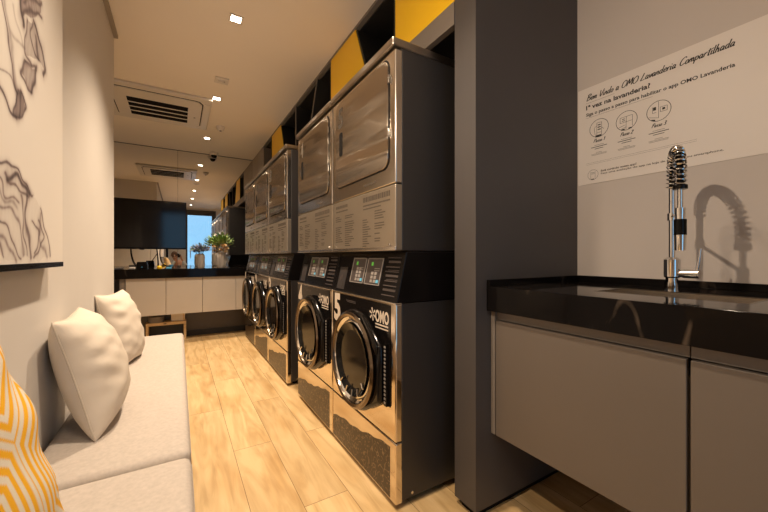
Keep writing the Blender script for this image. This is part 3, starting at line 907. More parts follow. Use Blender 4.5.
for n, (cy, cz) in enumerate(((.884, 1.694), (.765, 1.689), (.643, 1.689))):
    b = B()
    R = .044
    ring = [(math.cos(2 * math.pi * k / 48), math.sin(2 * math.pi * k / 48)) for k in range(48)]
    for k in range(48):
        (a, s), (c, d) = ring[k], ring[(k + 1) % 48]
        flat(b, [(px, cy + a * R, cz + s * R), (px, cy + c * R, cz + d * R), (px, cy + c * (R - .0022), cz + d * (R - .0022)), (px, cy + a * (R - .0022), cz + s * (R - .0022))])
    def ln_(y0, z0, y1, z1, h=.0015):
        p, q = Vector((y0, z0)), Vector((y1, z1)); d = (q - p).normalized(); m2 = Vector((-d.y, d.x)) * h / 2
        flat(b, [(px, *(p + m2)), (px, *(q + m2)), (px, *(q - m2)), (px, *(p - m2))])
    if n == 0:      # a hand holding up a phone
        for r in ((.010, -.034, .010, .026), (-.012, -.034, -.012, .026), (.010, .026, -.012, .026), (.010, -.022, -.012, -.022), (.018, -.03, .022, .004), (.022, .004, .012, .012), (-.012, .0, -.022, -.01)): ln_(cy + r[0], cz + r[1], cy + r[2], cz + r[3])
        flat(b, [(px, cy + .016, cz - .043), (px, cy - .012, cz - .043), (px, cy - .012, cz - .033), (px, cy + .016, cz - .033)])
        for k in range(3): ln_(cy + .006, cz + .015 - k * .011, cy - .008, cz + .015 - k * .011, .005)
    elif n == 1:    # two hands over a machine panel
        for r in ((.026, .018, -.024, .020), (.026, -.006, -.024, -.004), (.026, .018, .026, -.006), (-.024, .02, -.024, -.03), (.0, .02, .002, -.04), (.03, -.024, .006, -.018), (.02, -.034, .0, -.028)): ln_(cy + r[0], cz + r[1], cy + r[2], cz + r[3])
        for yy in (.013, -.016): flat(b, [(px, cy + yy + .008, cz - .041), (px, cy + yy - .006, cz - .041), (px, cy + yy - .006, cz - .035), (px, cy + yy + .008, cz - .035)])
        for k in range(2): ln_(cy + .018, cz + .010 - k * .008, cy + .006, cz + .010 - k * .008, .003)
    else:           # phone held beside a reader
        for r in ((.0, .04, .0, -.03), (.036, -.018, .0, -.03), (.022, .022, .022, -.004), (.022, -.004, .008, -.004), (-.006, .014, -.030, .014), (-.006, -.006, -.030, -.006), (-.006, .014, -.006, -.006), (-.03, .014, -.03, -.006)): ln_(cy + r[0], cz + r[1], cy + r[2], cz + r[3])
        flat(b, [(px, cy + .020, cz + .006), (px, cy + .009, cz + .006), (px, cy + .009, cz + .020), (px, cy + .020, cz + .020)])
        flat(b, [(px, cy - .013, cz + .0), (px, cy - .023, cz + .0), (px, cy - .023, cz + .009), (px, cy - .013, cz + .009)])
        flat(b, [(px, cy + .026, cz - .036), (px, cy + .012, cz - .040), (px, cy + .012, cz - .034), (px, cy + .026, cz - .030)])
    link('step_icon', b, M['print_black'], t, recalc=False)
    b = B(); put_script(b, 'Passo %d' % (n + 1), (px, cy + .026, cz - .066), UX, UZ, .0085, .052, pen=.14)
    link('step_lettering', b, M['print_black'], t, recalc=False)
    b = B()
    for z, hw, h in ((-.082, .022, .0014), (-.091, .036, .0030), (-.100, .020, .0026)): pbar(cy + hw, cy - hw, cz + z, h)
    link('step_caption', b, M['print_black'], t, recalc=False)
    b = B()
    for z, hw in ((-.118, .014), (-.124, .036), (-.129, .034)): pbar(cy + hw, cy - hw, cz + z, .0016)
    link('fine_print', b, M['print_thin'], t, recalc=False)
b = B(); cy, cz, R = .912, 1.471, .025
for k in range(48):
    (a, s), (c, d) = ring[k], ring[(k + 1) % 48]
    flat(b, [(px, cy + a * R, cz + s * R), (px, cy + c * R, cz + d * R), (px, cy + c * (R - .0012), cz + d * (R - .0012)), (px, cy + a * (R - .0012), cz + s * (R - .0012))])
for zz in (.010, .004): pbar(cy + .008, cy - .008, cz + zz, .0015)
pbar(cy + .010, cy - .006, cz - .0235, .004); pbar(cy + .011, cy + .010, cz - .02, .036); pbar(cy - .010, cy - .011, cz - .02, .036)
link('phone_icon', b, M['print_black'], t, recalc=False)
b = B(); put_text(b, 'Est\u00e1 curtindo nosso app?', (px, .875, 1.479), UX, UZ, height=.0085, width=.150, bold=.03)
put_text(b, 'Fa\u00e7a uma avalia\u00e7\u00e3o do app na loja de apps do seu smartphone.', (px, .875, 1.466), UX, UZ, height=.0080, width=.435, bold=.014)
link('footer_lettering', b, M['print_grey'], t, recalc=False)

# ------------------------------------------------------------------ picture on the left wall
def color_grid(name, P, C, m, parent=None):
    """P: (n, m, 3) points, C: (n, m, 3) printed colours."""
    n, k, _ = P.shape
    me = bpy.data.meshes.new(name)
    idx = np.arange(n * k).reshape(n, k)
    q = np.stack([idx[:-1, :-1], idx[1:, :-1], idx[1:, 1:], idx[:-1, 1:]], -1).reshape(-1, 4)
    me.vertices.add(n * k); me.vertices.foreach_set('co', P.reshape(-1).astype(np.float32))
    me.loops.add(q.size); me.loops.foreach_set('vertex_index', q.reshape(-1).astype(np.int32))
    me.polygons.add(len(q)); me.polygons.foreach_set('loop_start', np.arange(0, q.size, 4, dtype=np.int32))
    at_ = me.color_attributes.new('print', 'FLOAT_COLOR', 'POINT')
    col = np.concatenate([C.reshape(-1, 3), np.ones((n * k, 1))], 1)
    at_.data.foreach_set('color', col.reshape(-1).astype(np.float32))
    me.update(calc_edges=True)
    me.shade_smooth()
    me.materials.append(m)
    o = bpy.data.objects.new(name, me)
    COL.objects.link(o)
    if parent: o.parent = parent
    return o

XF = -.345
INK = [  # polyline in (distance along wall, height), half width, strength  -- drifting ink smoke
 ([(1.1, 1.671), (1.097, 1.634), (1.104, 1.606)], 0.009, 1.6),
 ([(1.107, 1.629), (1.163, 1.672), (1.227, 1.7)], 0.008, 0.7),
 ([(1.115, 1.657), (1.163, 1.697), (1.236, 1.737)], 0.008, 0.6),
 ([(1.13, 1.625), (1.12, 1.582), (1.123, 1.548), (1.155, 1.543)], 0.007, 0.7),
 ([(1.172, 1.655), (1.208, 1.637), (1.24, 1.615), (1.26, 1.581), (1.24, 1.553)], 0.011, 1.2),
 ([(1.181, 1.622), (1.198, 1.593), (1.208, 1.569)], 0.008, 0.8),
 ([(1.16, 1.645), (1.155, 1.602), (1.181, 1.575), (1.217, 1.57)], 0.005, 0.8),
 ([(1.123, 1.53), (1.097, 1.488), (1.123, 1.479), (1.163, 1.469)], 0.006, 0.9),
 ([(1.195, 1.543), (1.172, 1.498), (1.16, 1.471)], 0.012, 1.0),
 ([(1.123, 1.53), (1.181, 1.546), (1.198, 1.535)], 0.006, 0.7),
 ([(0.995, 1.602), (1.016, 1.547), (1.038, 1.494), (1.057, 1.454), (1.074, 1.438)], 0.006, 0.8),
 ([(1.007, 1.609), (1.031, 1.545), (1.047, 1.498), (1.068, 1.447)], 0.014, 0.22),
 ([(1.078, 1.446), (1.057, 1.409), (1.051, 1.384), (1.092, 1.385), (1.127, 1.415), (1.115, 1.437), (1.085, 1.449)], 0.006, 1.0),
 ([(1.085, 1.443), (1.092, 1.417), (1.085, 1.385)], 0.01, 0.7),
 ([(0.951, 1.416), (0.983, 1.408), (1.013, 1.392), (1.044, 1.382), (1.074, 1.378)], 0.007, 1.2),
 ([(1.038, 1.548), (1.071, 1.544), (1.115, 1.562)], 0.01, 0.18),
 ([(0.961, 1.441), (1.007, 1.452), (1.044, 1.448), (1.071, 1.44)], 0.005, 0.35),
 ([(1.057, 1.615), (1.071, 1.59), (1.107, 1.558)], 0.012, 0.15),
 ([(0.958, 1.267), (1.024, 1.262), (1.086, 1.257), (1.162, 1.222)], 0.005, 0.9),
 ([(1.022, 1.234), (1.07, 1.245), (1.112, 1.235), (1.143, 1.226)], 0.01, 1.3),
 ([(1.01, 1.244), (1.039, 1.225), (1.095, 1.215), (1.139, 1.218)], 0.006, 0.6),
 ([(1.13, 1.22), (1.121, 1.184), (1.13, 1.137), (1.154, 1.066)], 0.011, 0.75),
 ([(1.095, 1.208), (1.107, 1.162), (1.117, 1.109), (1.125, 1.066)], 0.006, 0.5),
 ([(1.22, 1.189), (1.266, 1.131), (1.306, 1.065)], 0.006, 0.7),
 ([(1.22, 1.174), (1.22, 1.12), (1.278, 1.065)], 0.012, 0.3),
 ([(1.209, 1.158), (1.243, 1.121), (1.174, 1.066)], 0.006, 0.6),
 ([(0.958, 1.173), (1.039, 1.168), (1.095, 1.134), (1.107, 1.066)], 0.008, 0.35),
 ([(0.958, 1.15), (1.024, 1.123), (1.07, 1.087), (1.095, 1.064)], 0.005, 0.6),
 ([(1.168, 1.15), (1.22, 1.128), (1.178, 1.078)], 0.005, 0.6),
 ([(0.983, 1.215), (1.01, 1.189), (1.07, 1.178)], 0.01, 0.25),
 ([(0.983, 1.109), (1.039, 1.086), (1.07, 1.064)], 0.01, 0.35),
 ([(0.958, 1.244), (0.997, 1.229), (1.017, 1.196), (1.086, 1.19)], 0.006, 0.4),
 ([(0.934, 1.123), (0.983, 1.097), (1.01, 1.065)], 0.006, 0.5),
 ([(0.946, 1.225), (0.97, 1.155), (0.958, 1.068)], 0.01, 0.5),
 ([(0.94, 1.561), (0.961, 1.51), (0.951, 1.416)], 0.01, 0.5)
]
FILL = [
 ([(1.057, 1.42), (1.051, 1.384), (1.092, 1.385), (1.127, 1.415), (1.112, 1.439), (1.085, 1.449)], 0.5),
 ([(1.13, 1.625), (1.123, 1.548), (1.217, 1.57), (1.26, 1.577), (1.236, 1.62), (1.181, 1.657)], 0.22),
 ([(1.1, 1.677), (1.103, 1.62), (1.217, 1.695), (1.227, 1.761)], 0.3),
 ([(1.123, 1.53), (1.1, 1.49), (1.163, 1.469), (1.198, 1.542)], 0.3),
 ([(0.912, 1.266), (1.024, 1.262), (1.162, 1.222), (1.243, 1.176), (1.306, 1.063), (0.912, 1.065)], 0.05)
]
SP = 1.12
INK = [([(a * SP, 1.07 + (c - 1.07) * SP) for a, c in p], w_ * SP, k) for p, w_, k in INK]
FILL = [([(a * SP, 1.07 + (c - 1.07) * SP) for a, c in p], k) for p, k in FILL]
ya, yb, za, zb2 = .50, 1.590, 1.050, 2.04
ny, nz = 460, 430
gy = np.linspace(yb, ya, ny); gz = np.linspace(za, zb2, nz)
GY, GZ = np.meshgrid(gy, gz, indexing='ij')
# gentle turbulence so that the strokes drift like smoke
WY = GY + .006 * np.sin(GZ * 41 + 3 * np.sin(GY * 23)) + .003 * np.sin(GZ * 97 + GY * 60)
WZ = GZ + .006 * np.sin(GY * 37 + 2 * np.sin(GZ * 19)) + .003 * np.sin(GY * 88 - GZ * 40)
D = np.zeros_like(GY)
for pts, wd, k in INK:
    pts = [tuple(p) for p in catmull([(a, c) for a, c in pts], 6)]
    best = np.full_like(GY, 9.0)
    for (a, c), (d, e2) in zip(pts, pts[1:]):
        dx, dz = d - a, e2 - c
        l2 = dx * dx + dz * dz + 1e-12
        tt = np.clip(((WY - a) * dx + (WZ - c) * dz) / l2, 0, 1)
        best = np.minimum(best, np.hypot(WY - a - tt * dx, WZ - c - tt * dz))
    D += k * (1.25 * np.exp(-(best / (wd * .46)) ** 2) + .20 * np.exp(-(best / (wd * 1.5)) ** 2))
for pts, k in FILL:
    inside = np.zeros(GY.shape, bool)
    for (a, c), (d, e2) in zip(pts, pts[1:] + pts[:1]):
        cross = ((c > WZ) != (e2 > WZ)) & (WY < (d - a) * (WZ - c) / (e2 - c + 1e-12) + a)
        inside ^= cross
    D += 1.25 * k * inside
streak = .90 + .10 * np.sin(WY * 260 + 6 * np.sin(WZ * 14))
D = 1 - np.exp(-D * streak * 1.25)
PAP = np.array([.79, .74, .685]); SMK = np.array([.050, .038, .044])
MID = np.array([.30, .235, .225])
d3 = D[..., None]
C = np.where(d3 < .5, PAP + (MID - PAP) * (d3 / .5), MID + (SMK - MID) * ((d3 - .5) / .5))
t = empty('wall_picture', (XL, .95, 1.04), 'large canvas print of dark drifting smoke on the left wall', 'picture')
o = color_grid('smoke_print', np.stack([np.full_like(GY, XF), GY, GZ], -1), C, M['art'], t); o.location = (-XL, -.95, -1.04)
link('canvas', box(XL + .001, XF - .0008, ya, yb, 1.050, 2.04), M['paper'], t, loc=(-XL, -.95, -1.04))
link('bottom_bar', box(XL + .001, XF + .002, ya - .01, yb + .001, 1.034, 1.050), M['satin'], t, loc=(-XL, -.95, -1.04), label='slim black bottom bar')

# ------------------------------------------------------------------ sofa and cushions
ZSF = .44
def cushion_box(x0, x1, y0, y1, z0, z1, r=.032, crown=.008):
    b = B(); nx, nyy = 12, 26
    bx(b, x0, x1, y0, y1, z0, z1)
    bmesh.ops.bevel(b, geom=b.edges[:], offset=r, segments=4, affect='EDGES', profile=.55)
    return b
t = empty('bench_sofa', (XL, 1.155, 0), 'low light grey upholstered bench sofa along the left wall', 'sofa')
ofs = (-XL, -1.155, 0)
link('base', box(XL + .008, -.004, .13, 3.265, .06, .285), M['sofa'], t, bevel=.012, loc=ofs)
b = B()
for x in (XL + .05, -.06):
    for y in (.22, 1.3, 3.15): bx(b, x - .02, x + .02, y - .02, y + .02, 0, .062)
link('leg', b, M['satin'], t, loc=ofs)
for y0, y1 in ((1.268, 3.280), (.12, 1.256)):
    c = link('seat_cushion', cushion_box(XL + .006, .036, y0, y1, .285, ZSF), M['sofa'], t, smooth=True, loc=ofs)
    b = B()
    zz = ZSF - .024
    tube(b, [(.032, y0 + .03, zz), (.032, y1 - .03, zz)], .0045, 6)
    for yy in (y0 + .004, y1 - .004): tube(b, [(XL + .03, yy, zz), (0, yy, zz)], .0045, 6)
    link('piping', b, M['sofa'], c, smooth=True)

def pillow_points(w, h, th, n=44, seed=0, wr=.0042):
    """two faces of a stuffed square; local x across, z up, y thickness."""
    a = np.linspace(-1, 1, n)
    U, V = np.meshgrid(a, a, indexing='ij')
    prof = (np.clip(1 - np.abs(U) ** 2.4, 0, 1) * np.clip(1 - np.abs(V) ** 2.4, 0, 1)) ** .55
    pinch = 1 - .11 * (1 - V ** 2) * np.abs(U) ** 3
    pinch2 = 1 - .11 * (1 - U ** 2) * np.abs(V) ** 3
    rc = 1 - .045 * (np.abs(U) * np.abs(V)) ** 5
    X = U * w / 2 * pinch * rc; Z = V * h / 2 * pinch2 * rc
    rg = np.random.RandomState(seed)
    wrk = np.zeros_like(U)
    for _ in range(9):
        an = rg.uniform(-.5, .5); f = rg.uniform(9, 21); ph = rg.uniform(0, 6); ct = rg.uniform(-.8, .8)
        q = U * math.sin(an) + V * math.cos(an)
        wrk += np.sin(q * f + ph + 1.2 * np.sin(U * 3 + ph)) * np.exp(-((V - ct) / .45) ** 2)
    wrk *= wr * (.15 + .85 * np.abs(U) ** 1.5) * np.sqrt(prof + .02)
    return U, V, X, Z, prof * th / 2 + wrk, prof * th / 2

def make_pillow(name, loc, rot, w, h, th, label, seed, group=None, pattern=None, back=.55):
    U, V, X, Z, Ff, Fb = pillow_points(w, h, th, 80 if pattern is None else 250, seed)
    Fb = Fb * back
    eu = Matrix.Translation(Vector(loc)) @ Euler(rot).to_matrix().to_4x4()
    ei = eu.inverted()
    def sit(x, y, z):
        p = eu @ Vector((x, y, z))
        if p.z < ZSF + .002:
            p.z = ZSF + .002; p = ei @ p
            return p.x, p.y, p.z
        return x, y, z
    e = empty(name, loc, label, 'cushion', group)
    e.rotation_euler = rot
    if pattern is None:
        b = B()
        n = U.shape[0]
        grid = []
        for s, F in ((-1, Ff), (1, Fb)):
            g = [[None] * n for _ in range(n)]
            for i in range(n):
                for j in range(n):
                    edge = i in (0, n - 1) or j in (0, n - 1)
                    if s == 1 and edge: g[i][j] = grid[0][i][j]
                    else: g[i][j] = b.verts.new(sit(X[i, j], s * (0 if edge else F[i, j]), Z[i, j]))
            grid.append(g)
            for i in range(n - 1):
                for j in range(n - 1): b.faces.new((g[i][j], g[i + 1][j], g[i + 1][j + 1], g[i][j + 1]))
        o = link('cover', b, M['pillow'], e, smooth=True)
    else:
        C = pattern(U, V)
        color_grid('front_cover', np.stack([X, -Ff, Z], -1), C, M['stripe'], e)
        o = color_grid('back_cover', np.stack([X, Fb, Z], -1), C, M['stripe'], e)
    k = U.shape[0]
    per = [(X[i, 0], 0, Z[i, 0]) for i in range(k)] + [(X[k-1, j], 0, Z[k-1, j]) for j in range(1, k)] + [(X[i, k-1], 0, Z[i, k-1]) for i in range(k-2, -1, -1)] + [(X[0, j], 0, Z[0, j]) for j in range(k-2, 0, -1)]
    per = [sit(*q) for q in per]
    b = B(); tube(b, per[::2], .0028, 6, closed=True)
    link('seam', b, M['seam'] if pattern is None else M['pillow'], e, smooth=True)
    return e

def hex_print(U, V):
    x, y = U * 2.05 + .25, V * 2.05 + .1
    # nested hexagon lines on a staggered lattice
    a = np.stack([x % 1.732 - .866, y % 3 - 1.5]); bq = np.stack([(x - .866) % 1.732 - .866, (y - 1.5) % 3 - 1.5])
    hd = lambda p: np.maximum(np.abs(p[0]), np.abs(p[0]) * .5 + np.abs(p[1]) * .866)
    d = np.minimum(hd(a), hd(bq))
    f = np.abs(((d * 7.2 + .1) % 1) - .5)
    on = np.clip((.26 - f) / .05 + .5, 0, 1)
    Y = np.array([.84, .43, .022]); Wt = np.array([.74, .67, .56])
    return Wt + (Y - Wt) * on[..., None]

HP = math.pi / 2
make_pillow('throw_pillow', (-.300, 1.70, .645), (-.255, 0, HP + .02), .43, .45, .24, 'plump beige cushion leaning on the wall, nearer of the two plain ones', 4, 'plain beige cushions', back=.58)
make_pillow('throw_pillow', (-.300, 2.55, .640), (-.22, 0, HP - .24), .37, .46, .19, 'beige cushion at the far end of the sofa, partly behind the nearer one', 9, 'plain beige cushions')
make_pillow('patterned_pillow', (-.255, .53, .76), (-.24, 0, HP - .10), .52, .60, .19, 'yellow and white geometric cushion in the lower left corner', 5, pattern=hex_print)

# ------------------------------------------------------------------ back counter, television, vases
ZB = .913
t = empty('back_worktop', (.3, 4.93, ZB), 'long black stone worktop along the mirrored back wall', 'worktop')
o3 = (-.3, -4.93, -ZB)
link('slab', box(XA, XR, 4.95, YW - .001, ZB - .025, ZB), M['stone'], t, loc=o3)
link('front_apron', box(XA, XR, 4.93, 4.952, .802, ZB), M['stone'], t, bevel=.0015, loc=o3)
labs = ['pale wall-hung cabinet at the left end, half behind the far cushion', 'pale wall-hung cabinet in the middle, above the wooden crate', 'pale wall-hung cabinet below the vases, nearest the machines', 'pale wall-hung cabinet hidden mostly behind the farthest machine']
for i, (x0, x1) in enumerate(((-.53, -.132), (-.132, .264), (.264, .66), (.66, 1.055))):
    t = empty('wall_cabinet', (x0, 4.955, .35), labs[i], 'cabinet', 'pale cabinets under the back worktop')
    link('carcass', box(.002, x1 - x0 - .002, .02, .305, .002, .45), M['farcab'], t)
    link('door', box(.002, x1 - x0 - .002, 0, .018, 0, .452), M['farcab'], t, bevel=.002)
tag(link('side_panel', box(-.585, -.535, 4.96, 5.26, .35, .80), M['shelf']), 'brown side panel left of the wall-hung cabinets', 'panel')

t = empty('television', (-.440, 5.735, 1.168), 'wide black flat television in front of the mirror', 'television', rz=math.radians(2.8))
link('housing', box(-.54, .54, -.005, .035, 0, .680), M['satin'], t, bevel=.004)
link('screen', box(-.53, .53, -.008, -.004, .018, .671), M['screen'], t)
link('wall_bracket', box(-.12, .12, .034, .079, .22, .42), M['satin'], t)
link('indicator_tab', box(-.02, .02, -.006, .01, -.010, .002), M['satin'], t)

def cable(pts, r, label):
    b = B(); tube(b, catmull([Vector(p) for p in pts], 6), r, 8)
    return tag(link('cable', b, M['satin'], smooth=True), label, 'cable', 'cables below the television')
cable([(-.565, 5.81, 1.20), (-.56, 5.80, 1.10), (-.535, 5.78, .99), (-.50, 5.74, .935), (-.46, 5.70, .920)], .006, 'leftmost dark cable hanging below the television')
cable([(-.268, 5.81, 1.20), (-.258, 5.80, 1.10), (-.250, 5.76, .97), (-.250, 5.68, .921)], .007, 'straight dark cable hanging below the middle of the television')
cable([(-.225, 5.82, 1.20), (-.228, 5.81, 1.08), (-.205, 5.79, .98), (-.155, 5.76, .93), (-.10, 5.72, .920)], .006, 'dark cable curving right onto the worktop')
cable([(-.262, 5.825, 1.10), (-.31, 5.82, 1.02), (-.35, 5.80, .96), (-.37, 5.70, .918)], .004, 'thin dark cable running slantwise to the router')
tag(link('power_adapter', box(-.155, -.128, 5.80, 5.835, 1.05, 1.20), M['satin'], bevel=.003), 'black plug adapter hanging under the television edge', 'adapter')

t = empty('router', (-.385, 5.16, ZB), 'black router box on the worktop below the television', 'router')
b = B(); prism(b, [(-.06, 0), (.06, 0), (.05, .085), (-.05, .085)], 'xz', -.05, .04); link('housing', b, M['satin'], t, bevel=.004)
link('status_light', box(-.006, .006, -.0515, -.049, .018, .024), M['blueled'], t)
tag(link('remote_control', box(-.66, -.56, 5.08, 5.12, ZB, ZB + .018), M['print_thin'], bevel=.004), 'grey remote control at the left end of the worktop', 'remote control')
tag(link('charger', box(-.51, -.45, 5.06, 5.10, ZB, ZB + .023), M['white'], bevel=.006), 'small white charger left of the router', 'charger')
b = B(); lathe(b, [(0, .0), (.026, 0), (.028, .02), (.018, .034), (0, .036)], (-.205, 5.10, ZB), seg=18)
tag(link('tape_roll', b, M['yellow'], smooth=True), 'small yellow roll on the worktop below the hanging cables', 'tape roll')
tag(link('cable_box', box(-.135, -.075, 5.10, 5.14, ZB, ZB + .017), M['blueled'], bevel=.003), 'tiny blue-lit box right of the yellow roll', 'cable box')

def ridged_vase(loc, r, h, label, grp):
    e = empty('flower_vase', loc, label, 'vase', grp)
    prof = [(0, .002), (r * .86, 0), (r * .93, .01), (r, h * .2), (r * .98, h * .5), (r, h * .8), (r * .93, h * .93), (r * .74, h), (r * .68, h * .985), (r * .70, h * .8), (0, h * .78)]
    b = B(); lathe(b, prof, seg=48)
    for v in b.verts:
        a = math.atan2(v.co.y, v.co.x)
        if 0 < v.co.z < h * .9:
            s = 1 + .035 * math.sin(a * 9) + .03 * math.sin(a * 4 + v.co.z * 40)
            v.co.x *= s; v.co.y *= s
    link('body', b, M['vase'], e, smooth=True)
    b = B(); lathe(b, [(r * .74, h - .008), (r * .78, h), (r * .74, h + .008), (r * .68, h)], seg=32); link('lip', b, M['vase'], e, smooth=True)
    return e
vg = 'ridged vases on the back worktop'
ridged_vase((.268, 5.42, ZB), .050, .180, 'narrower ridged vase holding slate blue flowers', vg)
ridged_vase((.528, 5.42, ZB), .063, .200, 'wider ridged vase holding green leaves and cream flowers', vg)

def leaf(b, base, d, ln, wd):
    d = Vector(d).normalized(); u, v = frame_of(d)
    base = Vector(base)
    bend = Vector((0, 0, -.18 * ln))
    L_ = []
    for s, k in ((0, .12), (.3, .8), (.6, 1), (.85, .55), (1, .03)):
        c = base + d * ln * s + bend * s * s
        L_.append((b.verts.new(c + u * wd * k / 2 + v * wd * .12 * k), b.verts.new(c - v * .002), b.verts.new(c - u * wd * k / 2 + v * wd * .12 * k)))
    for p, q in zip(L_, L_[1:]):
        b.faces.new((p[0], p[1], q[1], q[0])); b.faces.new((p[1], p[2], q[2], q[1]))

def rose(b, c, r, rng):
    c = Vector(c)
    ellipsoid(b, c, r * .55, r * .55, r * .55, 10, 7)
    for ring, (nn, tilt) in enumerate(((5, .9), (6, .45), (7, .05))):
        for k in range(nn):
            a = 2 * math.pi * (k + .5 * ring) / nn + rng.random() * .3
            d = Vector((math.cos(a) * math.cos(tilt), math.sin(a) * math.cos(tilt), math.sin(tilt)))
            leaf(b, c + d * r * .25, d + Vector((0, 0, .25)), r * (.8 + .12 * ring), r * .85)

def bouquet(loc, label, n_leaf, spread, height, lm, blooms, bm_, seed, leaf_len):
    rng = random.Random(seed)
    e = empty('flower_bouquet', loc, label, 'flowers', 'bouquets in the vases')
    b = B()
    for k in range(9):
        a = rng.random() * 6.28; rr = rng.random() * spread * .6
        tube(b, [(0, 0, -.06), (math.cos(a) * .02, math.sin(a) * .02, .0), (math.cos(a) * rr, math.sin(a) * rr, height * (.5 + .4 * rng.random()))], .0025, 6)
    link('stem', b, M['stem'], e, smooth=True)
    for m, nl in lm:
        b = B()
        for k in range(nl):
            th = rng.random() * 6.28; ph = math.acos(rng.uniform(-.25, 1)); rr = rng.uniform(.35, .95)
            c = Vector((math.cos(th) * math.sin(ph) * spread * rr, math.sin(th) * math.sin(ph) * spread * rr, height * .45 + math.cos(ph) * height * .5 * rr))
            d = c - Vector((0, 0, height * .2)) + Vector((rng.uniform(-.04, .04), rng.uniform(-.04, .04), rng.uniform(-.02, .05)))
            leaf(b, c, d, leaf_len * rng.uniform(.7, 1.3), leaf_len * .42)
        link('foliage', b, m, e, smooth=True, recalc=False)
    for c, r, m in blooms:
        b = B(); rose(b, c, r, rng); link('bloom', b, m, e, smooth=True, recalc=False)
    return e
PC, PBL = M['petal_cream'], M['petal_blue']
bouquet((.528, 5.42, 1.110), 'bouquet of green leaves with cream blooms in the wider vase', 0, .155, .30, ((M['leaf'], 150), (M['pale_leaf'], 70)),
        [((.02, -.12, .10), .042, PC), ((.055, -.10, .06), .036, PC), ((-.01, -.11, .045), .034, PC), ((-.10, -.06, .09), .028, PC), ((.04, -.12, .02), .03, PC), ((.10, -.06, .12), .022, PC)], None, 11, .07)
bouquet((.268, 5.42, 1.090), 'low bouquet of slate blue flowers in the narrower vase', 0, .112, .14, ((M['leaf'], 35), (PBL, 110)),
        [((-.05, -.07, .055), .032, PBL), ((.02, -.085, .06), .034, PBL), ((.075, -.05, .065), .03, PBL), ((-.02, -.05, .085), .03, PBL), ((.05, -.02, .09), .03, PBL)], None, 12, .05)

# storage under the back counter
t = empty('wooden_crate', (-.13, 5.09, 0), 'open wooden crate with dark inside on the floor under the cabinets', 'crate')
b = B(); bx(b, -.215, .215, 0, .16, .200, .236); link('top_rail', b, M['wood'], t, bevel=.002)
for x in (-.215, .188): link('side_board', box(x, x + .027, 0, .16, .012, .200), M['wood'], t, bevel=.002)
link('bottom_board', box(-.215, .215, 0, .16, 0, .012), M['wood'], t)
link('back_board', box(-.188, .188, .145, .158, .012, .200), M['niche'], t)
link('keyhole', box(-.03, .0, -.002, .004, .214, .224), M['slot'], t)
t = empty('paper_bag', (-.005, 5.165, .236), 'tan folded bag on top of the wooden crate', 'bag')
b = B(); prism(b, [(-.075, 0), (.075, 0), (.078, .105), (-.078, .105)], 'xz', -.05, .05); link('body', b, M['pillow'], t, bevel=.006)
link('strap', box(.055, .066, -.056, -.049, .0, .105), M['wood'], t)
tag(link('metal_tin', lathe(B(), [(0, 0), (.085, 0), (.085, .07), (.08, .075), (0, .075)], (-.24, 5.165, .236), seg=28), M['print_thin'], smooth=True), 'grey round tin on the left of the wooden crate top', 'tin')

# ------------------------------------------------------------------ photographer, reflected in the back mirror
def skin(name, chains, m, parent, sub=2, root=0):
    """chains: lists of ((x, y, z), radius); equal points are shared joints."""
    key = {}; vs = []; rs = []; es = []
    for ch in chains:
        prev = None
        for p, r in ch:
            q = tuple(round(c, 4) for c in p)
            if q not in key: key[q] = len(vs); vs.append(p); rs.append(r)
            if prev is not None and prev != key[q]: es.append((prev, key[q]))
            prev = key[q]
    me = bpy.data.meshes.new(name); me.from_pydata(vs, es, [])
    me.materials.append(m)
    o = bpy.data.objects.new(name, me); COL.objects.link(o); o.parent = parent
    k = o.modifiers.new('skin', 'SKIN'); k.use_smooth_shade = True
    for i, d in enumerate(me.skin_vertices[0].data): d.radius = (rs[i], rs[i]); d.use_root = (i == root)
    u = o.modifiers.new('subdivision', 'SUBSURF'); u.levels = sub; u.render_levels = sub
    return o
e = empty('person', (.02, -.42, 0), 'person in a pale grey shirt kneeling with a black camera, seen only in the mirror', 'person')
def rl(p): return (p[0] - .02, p[1] + .42, p[2])
pel, sp1, sp2, nk, hb = (.04, -.50, .44), (.02, -.48, .60), (-.02, -.43, .78), (-.07, -.36, .93), (-.09, -.32, .99)
def ch(*a): return [(rl(p), r) for p, r in a]
arms = {}
chains = [ch((pel, .125), (sp1, .12), (sp2, .13), (nk, .055), (hb, .055), ((-.10, -.27, 1.07), .085), ((-.105, -.25, 1.12), .080))]
for sgn, sh_, el, wr_ in ((1, (.13, -.41, .86), (.20, -.26, .76), (.075, -.14, .985)), (-1, (-.20, -.43, .86), (-.20, -.26, .74), (-.055, -.14, .985))):
    chains.append(ch((sp2, .13), (sh_, .058), (el, .042), (wr_, .026), ((wr_[0] - sgn * .008, -.10, 1.02), .030)))
    arms[sgn] = (sh_, el, wr_)
    base = (wr_[0] - sgn * .008, -.10, 1.02)
    for i, (dz, L) in enumerate(((.030, .9), (.012, 1.0), (-.006, .95), (-.022, .8))):
        chains.append(ch((base, .030), ((wr_[0] - sgn * .004, -.085, 1.035 + dz), .0095), ((wr_[0] - sgn * .012, -.085 + .030 * L, 1.045 + dz), .0085), ((wr_[0] - sgn * .032 * L, -.052, 1.045 + dz), .0075)))
    chains.append(ch((base, .030), ((wr_[0] - sgn * .018, -.125, 1.035), .011), ((wr_[0] - sgn * .034, -.120, 1.050), .0095)))
for sgn in (1, -1):
    x = .04 + sgn * .10
    chains.append(ch((pel, .125), ((x, -.47, .42), .088), ((x + sgn * .03, -.17, .085), .058), ((x + sgn * .02, -.52, .065), .050), ((x + sgn * .01, -.66, .055), .036), ((x + sgn * .01, -.76, .045), .035)))
body = skin('body', chains, M['skin'], e)
hc = Vector(rl((-.105, -.245, 1.085)))
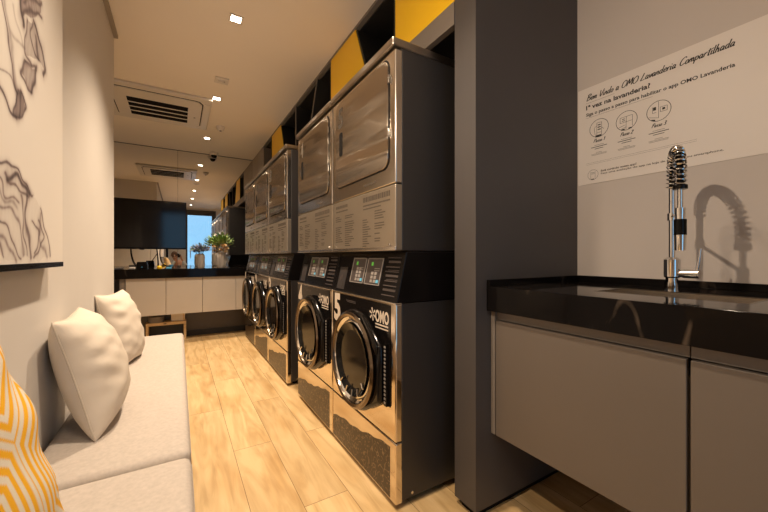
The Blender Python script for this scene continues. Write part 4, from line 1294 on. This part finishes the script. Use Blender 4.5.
b = B(); ellipsoid(b, hc + Vector((0, -.018, .030)), .084, .098, .098, 18, 12)
for v in list(b.verts):
    if v.co.y > hc.y + .045 and v.co.z < hc.z + .075: v.co.y = hc.y + .045
link('hair', b, M['hair'], body, smooth=True)
b = B(); tube(b, [hc + Vector((0, .075, .02)), hc + Vector((0, .104, -.022)), hc + Vector((0, .080, -.030))], [.008, .014, .009], 10); link('nose', b, M['skin'], body, smooth=True)
for sg in (-1, 1):
    link('eye', ellipsoid(B(), hc + Vector((sg * .032, .078, .016)), .012, .010, .008), M['print_black'], body, smooth=True)
    link('ear', ellipsoid(B(), hc + Vector((sg * .084, -.005, .0)), .010, .020, .030), M['skin'], body, smooth=True)
link('mouth', ellipsoid(B(), hc + Vector((0, .078, -.050)), .024, .008, .006), M['seam'], body, smooth=True)
sc_ = [ch((pel, .135), (sp1, .132), (sp2, .145), ((-.05, -.39, .90), .075))]
for sgn in (1, -1):
    a, el, wr_ = arms[sgn]; mid = Vector(el).lerp(Vector(wr_), .8)
    sc_.append(ch((sp2, .145), (a, .072), (el, .054), (tuple(mid), .040)))
skin('shirt', sc_, M['shirt'], body)
tr = [ch((pel, .142))]
for sgn in (1, -1):
    x = .04 + sgn * .10
    tr.append(ch((pel, .142), ((x, -.47, .42), .100), ((x + sgn * .03, -.17, .085), .070), ((x + sgn * .02, -.52, .068), .060), ((x + sgn * .01, -.64, .060), .048)))
skin('trousers', tr, M['denim'], body)
for sgn in (1, -1):
    x = .04 + sgn * .11
    skin('shoe', [ch(((x, -.67, .052), .046), ((x, -.74, .050), .048), ((x, -.80, .055), .036))], M['satin'], body)
t = empty('photo_camera', (0, -.09, EYE), 'black photo camera held up by the kneeling person, seen only in the mirror', 'camera')
link('camera_body', box(-.062, .062, -.028, .012, -.045, .045), M['satin'], t, bevel=.008)
b = B(); prism(b, [(-.028, .042), (.028, .042), (.018, .068), (-.018, .068)], 'xz', -.026, .016); link('viewfinder_hump', b, M['satin'], t, bevel=.004)
b = B(); lathe(b, [(0, .010), (.034, .010), (.036, .030), (.036, .050), (.030, .052), (.028, .040), (0, .036)], axis='y', seg=28); link('camera_lens', b, M['black'], t, smooth=True)
b = B(); lathe(b, [(.009, .0), (.009, .008), (0, .008)], (-.045, -.008, .043), seg=14); link('shutter_button', b, M['brushed'], t, smooth=True)
